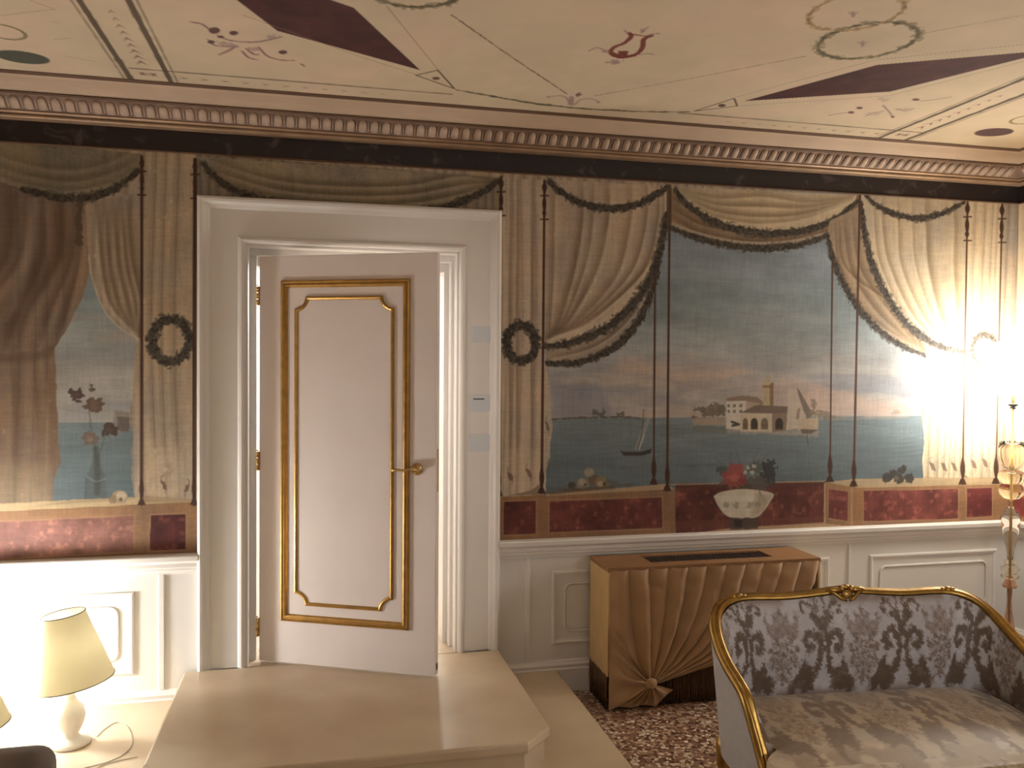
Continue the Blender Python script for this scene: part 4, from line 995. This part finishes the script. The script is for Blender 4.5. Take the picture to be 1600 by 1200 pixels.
rp(MB().box(RX0, RX0+0.015, RY0, RY1, 0.17, RZ-0.02).build('side_panel', M['side_cloth'], rc, bevel=0.004))
rp(MB().box(RX1-0.015, RX1, RY0, RY1, 0.17, RZ-0.02).build('side_panel', M['side_cloth'], rc, bevel=0.004))
rp(MB().box(RX0+0.02, RX1-0.02, RY0+0.025, RY0+0.035, 0.02, RZ-0.03).build('inner_board', M['fringe'], rc))
# bullion fringe along the foot
def fringe(a, b, z1=0.185):
    g = MB(); L = math.hypot(b[0]-a[0], b[1]-a[1]); n = int(L/0.009)
    for k in range(n):
        t = (k+0.5)/n; x = a[0]+(b[0]-a[0])*t+random.uniform(-.001, .001); y = a[1]+(b[1]-a[1])*t
        g.tube([(x, y, z1), (x+random.uniform(-.003, .003), y, 0.09), (x+random.uniform(-.006, .006), y-0.002, 0.004)], [0.004, 0.0045, 0.0035], 5)
    return g
f1 = rp(fringe((RX0+0.004, RY1-0.004), (RX0+0.004, RY0+0.01)).build('fringe', M['fringe'], rc, smooth=True)); f1['kind'] = 'stuff'
f2 = rp(fringe((RX0+0.03, RY0+0.014), (RX1-0.01, RY0+0.014), 0.19).build('fringe', M['fringe'], rc, smooth=True)); f2['kind'] = 'stuff'
# front cloth: pleats run down and gather into a knot low on the left
KX, KZ = 1.605, 0.140
NP = 11
def front_cloth():
    ns, nt = 330, 60; rows = []
    for j in range(nt+1):
        t = j/nt; row = []
        for i in range(ns+1):
            s = i/ns; xs = RX0+0.004+(RX1-RX0-0.008)*s
            P0 = (xs, RZ-0.012)
            if xs < KX:
                k = (KX-xs)/(KX-RX0); P1 = (xs+0.03*(1-k), 0.30-0.24*k); P2 = (KX-0.012*k, KZ+0.012*(1-k))
                if k > 0.5:
                    q = (k-0.5)*2; P2 = (KX-0.012-q*0.0, KZ-0.004); P1 = (xs, 0.30-0.24*k-0.08*q)
            else:
                k = (xs-KX)/(RX1-KX); P1 = (KX+(xs-KX)*(0.66+0.28*k), 0.26-0.02*k); P2 = (KX+0.016*k, KZ+0.010*(1-k)-0.012*k)
            a, b, c = (1-t)**2, 2*t*(1-t), t*t
            x = a*P0[0]+b*P1[0]+c*P2[0]; z = a*P0[1]+b*P1[1]+c*P2[1]
            ph = s*NP; fr = ph-math.floor(ph)
            w = 0.85+0.15*math.sin(math.floor(ph)*2.4)
            fs = fr**1.35; pl = max(0.0, math.sin(math.pi*fs))**0.65       # each pleat swells, then tucks sharply under
            amp = (0.034+0.016*min(1, t*1.8))*(1-0.5*t)*w
            bulge = 0.030*math.exp(-((x-KX)/0.16)**2-((z-KZ)/0.12)**2)+0.010*math.sin(math.pi*min(1, t*1.1))
            wr = 0.0025*math.sin(z*80+math.floor(ph)*2.1+s*9)*math.exp(-((z-0.60)/0.07)**2)+0.002*math.sin(x*40+z*33)
            y = RY0+0.010-amp*pl-bulge-wr
            row.append((x, y, z))
        rows.append(row)
    return MB().grid(rows)
rp(front_cloth().build('front_cloth', M['tan_cloth'], rc, smooth=True))
# the skirt below the knot, fanning down and to the left
def skirt():
    rows = []; na, nr = 120, 26
    for j in range(nr+1):
        r = j/nr; row = []
        for i in range(na+1):
            a = i/na
            # outer edge from the left side, along the floor, to the right of the knot
            if a < 0.35:
                q = a/0.35; ex, ez = RX0+0.006, 0.44-0.42*q
            else:
                q = (a-0.35)/0.65; ex = RX0+0.006+(1.735-RX0)*q; ez = 0.012+0.010*math.sin(q*9)**2+0.07*max(0, q-0.75)/0.25
            x = KX+(ex-KX)*r; z = KZ+(ez-KZ)*r
            f = 0.5+0.5*math.cos(2*math.pi*(a*8.5+0.2*math.sin(a*9)))
            y = RY0-0.006-0.030*(1-r)**1.2-0.004-(0.004+0.030*math.sin(math.pi*min(1, r*1.05)))*f**1.3*0.9
            row.append((x, y, z))
        rows.append(row)
    return MB().grid(rows)
sk = rp(skirt().build('skirt', M['tan_cloth'], rc, smooth=True))
kn = MB()
kn.lathe([(0.0, 0.0), (0.024, 0.002), (0.034, 0.010), (0.030, 0.020), (0.0, 0.026)], n=14, cap=False)
kn.v = [(KX+x*1.0, RY0-0.034-z, KZ+y*0.8) for x, y, z in kn.v]
rp(kn.build('knot', M['tan_cloth'], rc, smooth=True))

# ------------------------------------------------------------------ loveseat
sofa = empty('loveseat', (2.02, 2.90, 0), math.radians(-5)); tag(sofa, 'gilt framed loveseat upholstered in silver and brown damask', 'sofa')
HALF = [(0, 0.0, 0.832), (0.10, 0.0, 0.822), (0.25, 0.0, 0.812), (0.40, -0.003, 0.815), (0.48, -0.018, 0.808), (0.535, -0.050, 0.786), (0.570, -0.105, 0.748), (0.585, -0.180, 0.700), (0.588, -0.270, 0.655), (0.584, -0.350, 0.625), (0.580, -0.405, 0.598), (0.575, -0.432, 0.558), (0.566, -0.456, 0.500), (0.553, -0.490, 0.420), (0.548, -0.535, 0.340)]
RP = catmull([(-x, y, z) for x, y, z in HALF[::-1]]+HALF[1:], 10)
arc = np.concatenate([[0], np.cumsum(np.linalg.norm(np.diff(RP, axis=0), axis=1))]); arc -= arc[-1]/2
# gilded rail: a moulded section following the path
def rail_mesh():
    rows = []; n = len(RP)
    sec = [(-0.026, -0.012), (-0.027, 0.004), (-0.019, 0.013), (-0.010, 0.016), (-0.003, 0.011), (0.003, 0.010), (0.010, 0.017), (0.019, 0.014), (0.024, 0.004), (0.024, -0.012)]
    for i in range(n):
        a, b = RP[max(i-1, 0)], RP[min(i+1, n-1)]; t = (b-a)/np.linalg.norm(b-a)
        pl = np.array([t[1], -t[0], 0]); l = np.linalg.norm(pl)
        side = np.array([RP[i][0]*0.9, 0.25+0.5*RP[i][1], 0]); 
        out = np.array([-t[1], t[0], 0.0]); out = out/np.linalg.norm(out) if np.linalg.norm(out) > 0.05 else np.array([0, 1.0, 0])
        # outward: away from the seat
        if out @ (RP[i]-np.array([0, -0.45, RP[i][2]])) < 0: out = -out
        up = np.cross(t, out); 
        if up[2] < 0 and abs(up[2]) > 0.2: up = -up
        if abs(up[2]) <= 0.2 and up[1] > 0: up = -up
        rows.append([tuple(RP[i]+out*u*0.85+up*v*0.9) for u, v in sec])
    return MB().grid(rows, closed_u=True)
rl = rail_mesh().build('gilt_rail', M['gold'], sofa, smooth=True); rl['label'] = 'gilded carved rail'
def blob(c, r, sx, sy, sz, n=10):
    return [[(c[0]+r*sx*math.sin(math.pi*j/6)*math.cos(2*math.pi*k/n), c[1]+r*sy*math.sin(math.pi*j/6)*math.sin(2*math.pi*k/n), c[2]+r*sz*math.cos(math.pi*j/6)) for k in range(n)] for j in range(1, 6)]
cr = MB()
for c, r, s in (((0, -0.024, 0.818), 0.022, (1.3, 0.7, 1.1)), ((-0.045, -0.018, 0.838), 0.016, (2.2, 0.9, 0.7)), ((0.045, -0.018, 0.838), 0.016, (2.2, 0.9, 0.7)), ((-0.02, -0.022, 0.842), 0.014, (1, 1, 1)), ((0.02, -0.022, 0.842), 0.014, (1, 1, 1)), ((0, -0.018, 0.848), 0.012, (1.6, 1, .8)), ((-0.03, -0.028, 0.808), 0.010, (1.4, .8, 1)), ((0.03, -0.028, 0.808), 0.010, (1.4, .8, 1))):
    rows = blob(c, r, *s); b0 = len(cr.v); cr.grid(rows, closed_u=True); n = 10
    cr.f.append(tuple(b0+k for k in range(n))); cr.f.append(tuple(b0+4*n+k for k in range(n)))
for sgn in (-1, 1):
    cr.tube([(sgn*0.08, -0.016, 0.836), (sgn*0.05, -0.026, 0.826), (sgn*0.025, -0.034, 0.806), (sgn*0.005, -0.036, 0.796)], [0.006, 0.008, 0.008, 0.006], 8)
cr.build('carved_crest', M['gold'], rl, smooth=True)
for sgn in (-1, 1):
    q = MB()
    for dx, r in ((0, 0.014), (-0.02, 0.010), (0.02, 0.010)):
        b0 = len(q.v); q.grid(blob((sgn*0.44+dx, -0.016, 0.824), r, 1.2, 1.0, 0.9), closed_u=True)
        q.f.append(tuple(b0+k for k in range(10))); q.f.append(tuple(b0+40+k for k in range(10)))
    q.build('carved_leaf', M['gold'], rl, smooth=True)
# damask paint
def mot_poly(x, y, P):
    P = np.array(P, float); ins = np.zeros(x.shape, bool); d2 = np.full(x.shape, 1e9)
    for i in range(len(P)):
        (x1, y1), (x2, y2) = P[i], P[(i+1) % len(P)]
        if y1 != y2: ins ^= ((y1 > y) != (y2 > y)) & (x < (x2-x1)*(y-y1)/(y2-y1)+x1)
        dx, dy = x2-x1, y2-y1; t = np.clip(((x-x1)*dx+(y-y1)*dy)/(dx*dx+dy*dy+1e-9), 0, 1); d2 = np.minimum(d2, (x-x1-t*dx)**2+(y-y1-t*dy)**2)
    return sstep(-0.012, 0.012, np.sqrt(d2)*np.where(ins, 1, -1))
def mot_line(x, y, P, w):
    P = catmull(P, 5); d2 = np.full(x.shape, 1e9)
    for i in range(len(P)-1):
        (x1, y1), (x2, y2) = P[i], P[i+1]; dx, dy = x2-x1, y2-y1
        t = np.clip(((x-x1)*dx+(y-y1)*dy)/(dx*dx+dy*dy+1e-9), 0, 1); d2 = np.minimum(d2, (x-x1-t*dx)**2+(y-y1-t*dy)**2)
    return 1-sstep(w-0.012, w+0.012, np.sqrt(d2))
def damask(u, v, per=0.345, ht=0.43, ground=(182, 181, 186), dark=(96, 78, 64), mid=(122, 102, 90)):
    """u, v in metres; motif mirrored about each flower axis"""
    x = u/per; x = np.abs(x-np.round(x)); y = v/ht-np.floor(v/ht)          # x 0 (flower) .. 0.5 (scroll axis)
    wx = x+0.020*(vnoise(u, v, 70, 3)-0.5)*2+0.022*(vnoise(u, v, 190, 13)-0.5)*2; wy = y+0.02*(vnoise(u, v, 60, 7)-0.5)*2+0.022*(vnoise(u, v, 190, 17)-0.5)*2
    g = np.array(ground)/255.0; c = g*(0.92+0.22*fbm(u, v, 18, 5))[..., None]
    bl = sstep(0.5, 0.7, fbm(u, v, 9, 8)); c = c*(1-0.3*bl[..., None])+rgb(176, 176, 186)*0.3*bl[..., None]
    D = np.zeros(u.shape); Mi = np.zeros(u.shape)
    # big acanthus: foot leaf, stem, hooked leaf, top curl
    D = np.maximum(D, mot_poly(wx, wy, [(0.10, 0.12), (0.20, 0.15), (0.30, 0.11), (0.39, 0.14), (0.41, 0.24), (0.36, 0.28), (0.36, 0.36), (0.30, 0.34), (0.27, 0.45), (0.21, 0.38), (0.18, 0.29), (0.12, 0.24)]))
    D = np.maximum(D, mot_line(wx, wy, [(0.30, 0.22), (0.39, 0.30), (0.45, 0.42), (0.45, 0.55), (0.40, 0.64), (0.32, 0.65), (0.275, 0.58), (0.30, 0.51), (0.345, 0.53)], 0.036))
    D = np.maximum(D, mot_line(wx, wy, [(0.44, 0.46), (0.47, 0.60), (0.485, 0.70), (0.46, 0.78), (0.40, 0.80)], 0.026))
    D = np.maximum(D, mot_poly(wx, wy, [(0.34, 0.80), (0.40, 0.74), (0.46, 0.68), (0.495, 0.72), (0.47, 0.80), (0.42, 0.84)]))
    D = np.maximum(D, mot_line(wx, wy, [(0.42, 0.82), (0.36, 0.90), (0.29, 0.90), (0.26, 0.85), (0.30, 0.83)], 0.016)); D = np.maximum(D, mot_line(wx, wy, [(0.44, 0.82), (0.46, 0.92), (0.40, 0.97)], 0.012))
    D = np.maximum(D, mot_line(wx, wy, [(0.18, 0.16), (0.12, 0.06), (0.16, 0.0)], 0.03))
    # the flower with its lacy petals
    r = np.hypot(wx/0.20, (wy-0.47)/0.21); th = np.arctan2(wy-0.46, wx*1.1)
    Mi = np.maximum(Mi, (1-sstep(0.86, 1.0, r+0.16*np.cos(th*9)))*(0.55+0.45*np.cos(r*16+np.cos(th*7)*2)))
    Mi = np.maximum(Mi, mot_poly(wx, wy, [(0, 0.62), (0.05, 0.64), (0.13, 0.60), (0.19, 0.66), (0.22, 0.76), (0.19, 0.84), (0.15, 0.74), (0.10, 0.72), (0.09, 0.84), (0.04, 0.80), (0, 0.94), (-0.02, 0.7)])*(0.7+0.3*np.cos(wy*60)*np.cos(wx*50)))
    Mi = np.maximum(Mi, mot_line(wx, wy, [(0.0, 0.30), (0.05, 0.24), (0.10, 0.20), (0.08, 0.14)], 0.014)); Mi = np.maximum(Mi, mot_line(wx, wy, [(0.0, 0.32), (0.0, 0.20)], 0.02))
    # cloudy ground at the repeat's foot
    pet = (1-sstep(0.90, 1.0, r+0.14*np.cos(th*9)))*sstep(0.55, 0.9, np.cos(th*9+r*5))*sstep(0.25, 0.4, r)
    D = np.maximum(D, 0.55*pet); D = np.maximum(D, 0.7*(1-sstep(0.10, 0.16, r)))
    cl = sstep(0.42, 0.56, fbm(u, v, 14, 21))*sstep(0.20, 0.06, y)
    Mi = np.maximum(Mi, cl*0.9); Mi = np.maximum(Mi, sstep(0.86, 0.95, y)*sstep(0.4, 0.56, fbm(u, v, 12, 25))*0.9)
    c = c*(1-0.85*Mi[..., None])+(np.array(mid)/255.0)*(0.85*Mi[..., None])
    D = D*(0.68+0.30*vnoise(u, v, 120, 9)+0.35*vnoise(u, v, 45, 29)); D = np.clip(D, 0, 1)
    c = c*(1-0.95*D[..., None])+(np.array(dark)/255.0)*(0.95*D[..., None])
    return c*(1+0.06*(vnoise(u, v, 300, 2)-0.5))[..., None]
def surf(name, fn, uv, nu, nv, parent, mat, **kw):
    a, b = np.meshgrid(np.linspace(0, 1, nu+1), np.linspace(0, 1, nv+1))
    co = fn(a, b).reshape(-1, 3); i = np.arange(nv*(nu+1)).reshape(nv, nu+1)[:, :-1].ravel()
    q = np.stack([i, i+1, i+nu+2, i+nu+1], 1)
    me = raw_mesh(name, co, q, mat, True)
    if uv is not None: paint_mesh(me, damask(*uv(a, b), **kw).reshape(-1, 3))
    return link(bpy.data.objects.new(name, me), parent)
# inner padding: from the rail down to the seat, all round the U (ends at the arm posts)
i0 = int(np.searchsorted(arc, -arc[-1]*0.93)); RPi = RP[i0:len(RP)-i0]; arci = arc[i0:len(RP)-i0]
def along(a):
    s = arci[0]+(arci[-1]-arci[0])*a
    return np.stack([np.interp(s, arci, RPi[:, k]) for k in range(3)], -1), s
def inward(p):
    """plan direction from the rail towards the middle of the seat"""
    c = np.array([0, -0.42]); d = c-p[..., :2]; d[..., 0] *= 0.25+0.75*sstep(0.36, 0.575, np.abs(p[..., 0]))
    return d/np.linalg.norm(d, axis=-1, keepdims=True)
SEAT_Z = 0.445
def inner_fn(a, b):
    p, s = along(a); d = inward(p); zt = p[..., 2]-0.006; zb = SEAT_Z-0.05
    z = zt+(zb-zt)*b; prof = 0.010+0.062*np.sin(np.pi*np.clip(b*0.92+0.05, 0, 1))**0.7+0.012*b
    arm = sstep(0.52, 0.585, np.abs(p[..., 0]))
    prof = prof*(1-0.35*arm)
    x = p[..., 0]+d[..., 0]*prof; y = p[..., 1]+d[..., 1]*prof
    return np.stack([x, y, z], -1)
ib = surf('inside_back', inner_fn, lambda a, b: (along(a)[1]-0.05, inner_fn(a, b)[..., 2]-0.405), 420, 90, sofa, M['damask'])
ib['label'] = 'silver and brown damask inside back'
# outer cloth
def outer_fn(a, b):
    p, s = along(a); d = -inward(p); zt = p[..., 2]-0.006; zb = 0.27+0*zt
    z = zt+(zb-zt)*b; k = 0.018-0.045*b
    return np.stack([p[..., 0]+d[..., 0]*k, p[..., 1]+d[..., 1]*k, z], -1)
oc = surf('outside_back', outer_fn, None, 160, 20, sofa, M['grey_cloth']); oc['label'] = 'pale blue-grey cloth on the outside'
# seat: crowned cushion filling the U, rounded front
def seat_outline(n=80):
    pts = []
    for a in np.linspace(0, 1, 61):
        p, s = along(np.array([a])); d = inward(p); q = p[0, :2]+d[0]*0.050; pts.append(q)
    fr = catmull([pts[-1], (0.56, -0.56), (0.50, -0.645), (0.25, -0.672), (0, -0.68), (-0.25, -0.672), (-0.50, -0.645), (-0.56, -0.56), pts[0]], 7)[1:-1]
    return np.array(pts+list(fr))
SO = seat_outline(); so_c = np.array([0, -0.33])
def ring_at(a):
    t = a*(len(SO)); i = np.floor(t).astype(int) % len(SO); f = (t-np.floor(t))[..., None]
    return SO[i]*(1-f)+SO[(i+1) % len(SO)]*f
def seat_fn(a, b):
    e = ring_at(a); r = np.where(b < 0.8, b/0.8, 1.0); k = r[..., None]
    xy = so_c+(e-so_c)*k*(1-0.02*0)
    z = SEAT_Z+0.028*(1-r**3)-0.0
    edge = sstep(0.80, 1.0, b); z = z-edge*0.115; rnd = 0.018*np.sin(np.pi*np.clip((b-0.78)/0.22, 0, 1))
    d = (e-so_c)/np.linalg.norm(e-so_c, axis=-1, keepdims=True); xy = xy+d*rnd[..., None]*np.where(e[..., 1:2] < -0.5, 1, 0)
    return np.stack([xy[..., 0], xy[..., 1], z], -1)
def seat_uv(a, b):
    p = seat_fn(a, b); return p[..., 0]+0.02, p[..., 1]*0.95+0.60-(SEAT_Z-p[..., 2]).clip(0)*0.8
st_ = surf('seat', seat_fn, seat_uv, 420, 110, sofa, M['damask'], ht=0.62, ground=(182, 164, 136), dark=(120, 96, 70), mid=(146, 122, 94))
st_['label'] = 'crowned damask seat'
# seat rail and cabriole legs
fp = [tuple(q) for q in SO[::3]]
rows = [[(x*k, (y+0.33)*k-0.33, z) for x, y in fp] for k, z in ((0.985, 0.34), (1.015, 0.335), (1.02, 0.315), (1.0, 0.295), (1.015, 0.275), (0.99, 0.255), (0.95, 0.255))]
MB().grid(rows, closed_u=True).build('seat_rail', M['gold'], sofa, smooth=True)
for x, y in ((-0.50, -0.60), (0.50, -0.60), (0, -0.66), (-0.48, -0.04), (0.48, -0.04)):
    dx, dy = (np.sign(x)*0.5, -0.6 if y < -0.3 else 0.4)
    MB().tube([(x, y, 0.30), (x+dx*0.03, y+dy*0.03, 0.25), (x+dx*0.035, y+dy*0.035, 0.18), (x+dx*0.0, y+dy*0.0, 0.08), (x+dx*0.02, y+dy*0.02, 0.02), (x+dx*0.04, y+dy*0.04, 0.0)], [0.036, 0.034, 0.026, 0.016, 0.016, 0.020], 12).build('leg', M['gold'], sofa, smooth=True)
# arm posts run on from the rail to the front legs
# ------------------------------------------------------------------ tall glass lamp in the corner
TX, TY = 3.774, 3.90
tl = empty('floor_lamp', (TX, TY, 0)); tag(tl, 'tall amber blown glass floor lamp with a glowing shade in the corner', 'floor lamp')
def zz(z): return z-0.04*(1.7-z)*float(sstep(0.1, 0.5, z)) if z < 1.7 else z
def lat(name, prof, mat, n=28): return MB().lathe([(r, zz(z)) for r, z in prof], n=n).build(name, M[mat], tl, smooth=True)
lat('foot', [(0.001, 0.0), (0.16, 0.0), (0.165, 0.012), (0.14, 0.025), (0.08, 0.04), (0.035, 0.06), (0.025, 0.08), (0.001, 0.085)], 'glass')
lat('lower_stem', [(0.012, 0.08), (0.022, 0.12), (0.034, 0.2), (0.028, 0.3), (0.016, 0.40), (0.012, 0.46), (0.013, 0.53)], 'glass_red')
lat('red_cup', [(0.012, 0.53), (0.034, 0.535), (0.037, 0.545), (0.028, 0.565), (0.020, 0.58), (0.012, 0.59)], 'glass_red')
lat('lower_bulb', [(0.012, 0.575), (0.040, 0.582), (0.046, 0.595), (0.042, 0.605), (0.030, 0.612), (0.044, 0.625), (0.047, 0.640), (0.038, 0.652), (0.022, 0.658), (0.030, 0.668), (0.030, 0.680), (0.014, 0.690)], 'glass')
lat('middle_stem', [(0.013, 0.685), (0.020, 0.74), (0.034, 0.80), (0.046, 0.87), (0.050, 0.91), (0.040, 0.93), (0.018, 0.96), (0.011, 0.985), (0.011, 1.015)], 'glass_clear')
lat('core_rod', [(0.006, 0.06), (0.006, 1.50)], 'rod', 12)
lat('ribbed_bulb', [(0.012, 1.010), (0.040, 1.018), (0.062, 1.040), (0.066, 1.065), (0.058, 1.085), (0.048, 1.095), (0.060, 1.108), (0.070, 1.128), (0.068, 1.146), (0.056, 1.162), (0.034, 1.172), (0.014, 1.178)], 'glass')
cu = lat('glass_cup', [(0.012, 1.165), (0.038, 1.175), (0.056, 1.20), (0.068, 1.24), (0.070, 1.28), (0.064, 1.32), (0.061, 1.32), (0.066, 1.28), (0.064, 1.24), (0.052, 1.205), (0.034, 1.182), (0.012, 1.174)], 'glass_clear')
lat('upper_stem', [(0.0115, 1.17), (0.014, 1.25), (0.016, 1.37), (0.014, 1.38), (0.013, 1.49), (0.013, 1.51)], 'glass')
lat('drip_pan', [(0.012, 1.498), (0.018, 1.502), (0.012, 1.508), (0.030, 1.522), (0.031, 1.525), (0.010, 1.520)], 'dark', 8)
sh = MB(); nn = 48
sh.grid([[(r*math.cos(2*math.pi*k/nn), r*math.sin(2*math.pi*k/nn), z) for k in range(nn)] for r, z in ((0.20, 1.575), (0.185, 1.66), (0.165, 1.77), (0.15, 1.86))], closed_u=True)
so = sh.build('lamp_shade', M['torch_shade'], tl, smooth=True); so['label'] = 'glowing white lamp shade'
MB().tube([(0, 0, 1.51), (0, 0, 1.60), (0, 0, 1.66)], [0.010, 0.012, 0.014], 10).build('socket', M['brass'], tl)
hp = MB()
for k in range(3):
    a = 2*math.pi*k/3; hp.tube([(0.006*math.cos(a), 0.006*math.sin(a), 1.64), (0.185*math.cos(a), 0.185*math.sin(a), 1.66)], 0.002, 5)
hp.build('shade_ring', M['brass'], tl)

# ------------------------------------------------------------------ two small table lamps on the lower step
def point(name, loc, power, col, rad, parent=None):
    l = bpy.data.lights.new(name, 'POINT'); l.energy = power; l.color = col; l.shadow_soft_size = rad
    o = bpy.data.objects.new(name, l); link(o, parent); o.location = loc; return o
def table_lamp(loc, label, tilt):
    t = empty('table_lamp', loc); tag(t, label, 'lamp', 'small lamps by the steps')
    MB().lathe([(0.001, 0.0), (0.075, 0.0), (0.078, 0.010), (0.070, 0.020), (0.040, 0.030), (0.030, 0.045), (0.050, 0.085), (0.058, 0.12), (0.050, 0.155), (0.026, 0.185), (0.018, 0.200), (0.016, 0.225), (0.001, 0.228)], n=28).build('base', M['ceramic'], t, smooth=True)
    MB().lathe([(0.001, 0.22), (0.011, 0.222), (0.011, 0.30), (0.016, 0.302), (0.016, 0.36), (0.001, 0.362)], n=14).build('socket', M['brass'], t, smooth=True)
    s = MB(); n = 48
    prof = [(0.155, 0.262), (0.138, 0.33), (0.119, 0.405), (0.100, 0.475), (0.083, 0.548)]
    R = Matrix.Translation((0, 0, 0.36)) @ Matrix.Rotation(tilt, 4, 'Y') @ Matrix.Translation((0, 0, -0.36))
    cir = lambda r, z: [tuple(R @ Vector((r*math.cos(2*math.pi*k/n), r*math.sin(2*math.pi*k/n), z))) for k in range(n)]
    s.grid([cir(r, z) for r, z in prof], closed_u=True)
    so = s.build('lamp_shade', M['shade'], t, smooth=True); so['label'] = 'cream parchment shade'
    for r, z in (prof[0], prof[-1]): MB().tube(cir(r, z), 0.0022, 6, closed=True).build('shade_trim', M['shade_trim'], so, smooth=True)
    h = MB()
    for k in range(3):
        a = 2*math.pi*k/3; h.tube([tuple(R @ Vector((0, 0, 0.472))), tuple(R @ Vector((0.098*math.cos(a), 0.098*math.sin(a), 0.475)))], 0.0018, 5)
    h.tube([(0, 0, 0.33), tuple(R @ Vector((0, 0, 0.472)))], 0.003, 6); h.build('shade_holder', M['brass'], so)
    point('bulb_light', (0, 0, 0.40), P_TABLE, WARM, 0.025, t)
    return t
table_lamp((-1.005, 3.76, 0.122), 'small white lamp with a tilted cream shade nearest the wall panel', math.radians(-8))
table_lamp((-1.262, 3.33, 0.122), 'small white lamp cut off by the left picture edge', math.radians(-8))
cpts = [lp(x, y, 0.126) for x, y in ((152, 1150), (163, 1139), (183, 1128), (199, 1135), (207, 1158), (196, 1176), (168, 1190), (130, 1200), (80, 1215), (30, 1225))]
cb = MB().tube([(x, y, 0.1245) for x, y in catmull(cpts, 6)], 0.0017, 6).build('lamp_cord', M['cable'], smooth=True)
tag(cb, 'thin pale lamp cord looping over the lower step', 'cord')
cpts = [lp(x, y, 0.126) for x, y in ((215, 1182), (185, 1188), (160, 1195), (140, 1205), (100, 1222))]
cb = MB().tube([(x, y, 0.1245) for x, y in catmull(cpts, 6)], 0.0016, 6).build('lamp_cord', M['cable'], smooth=True)
tag(cb, 'second straighter lamp cord beside the looping one', 'cord')

# ------------------------------------------------------------------ grey armchair whose back just enters the picture
ac = empty('armchair', (-1.02, 1.85, 0)); tag(ac, 'grey velvet armchair showing only its rounded back corner', 'armchair')
def cushion(name, x0, x1, y0, y1, z0, z1, r, mat='velvet'):
    o = MB().box(x0, x1, y0, y1, z0, z1).build(name, M[mat], ac, bevel=r, seg=5); return o
cushion('backrest', -0.37, 0.395, 0.30, 0.41, 0.36, 0.772, 0.045)
cushion('seat', -0.36, 0.36, -0.36, 0.31, 0.26, 0.45, 0.04)
for s in (-1, 1): cushion('armrest', s*0.37-0.045, s*0.37+0.045, -0.34, 0.30, 0.20, 0.60, 0.035)
for x in (-0.32, 0.32):
    for y in (-0.30, 0.33): MB().tube([(x, y, 0.28), (x, y, 0.10), (x, y, 0.0)], [0.024, 0.02, 0.014], 10).build('leg', M['wood'], ac, smooth=True)

# ------------------------------------------------------------------ lamps outside the picture: hall globe, added fill pendant, standing lamp behind the viewer
def globe_lamp(name, loc, r, label, cat, power, col, stem):
    t = empty(name, loc); tag(t, label, cat)
    MB().tube(stem, 0.012, 10).build('stem', M['brass'], t, smooth=True)
    MB().lathe([(0.02, r*0.97), (0.05, r*0.97), (0.05, r*1.15), (0.02, r*1.2)], n=16).build('collar', M['brass'], t, smooth=True)
    g = MB(); g.grid([[(r*math.sin(math.pi*j/12)*math.cos(2*math.pi*k/24), r*math.sin(math.pi*j/12)*math.sin(2*math.pi*k/24), -r*math.cos(math.pi*j/12)) for k in range(24)] for j in range(0, 13)], closed_u=True)
    g.build('globe', emission(name+'_glow', col+(1,), power/(math.pi*4*math.pi*r*r)), t, smooth=True)
    return t
globe_lamp('corner_lamp', (-1.60, 3.97, 0.52), 0.10, 'globe lamp standing in the left corner beyond the picture edge', 'floor lamp', P_CORNER, WARM, [(0, 0, -0.10), (0, 0, -0.52)])
globe_lamp('hall_lamp', (0.90, 6.05, 2.25), 0.17, 'white globe pendant in the hall behind the door', 'pendant lamp', P_HALL, (0.97, 0.985, 1.0), [(0, 0, 0.18), (0, 0, 0.55)])
globe_lamp('fill_pendant', (1.14, 0.1, 2.35), 0.22, 'added round white fill pendant behind the viewer', 'pendant lamp', P_FILL, WARM, [(0, 0, 0.22), (0, 0, 0.60)])  # unseen pendant added to lift the overall room light
globe_lamp('standing_lamp', (2.35, 0.3, 1.25), 0.16, 'standing globe lamp behind the viewer', 'floor lamp', P_ROOM, WARM, [(0, 0, -0.16), (0, 0, -1.25)])
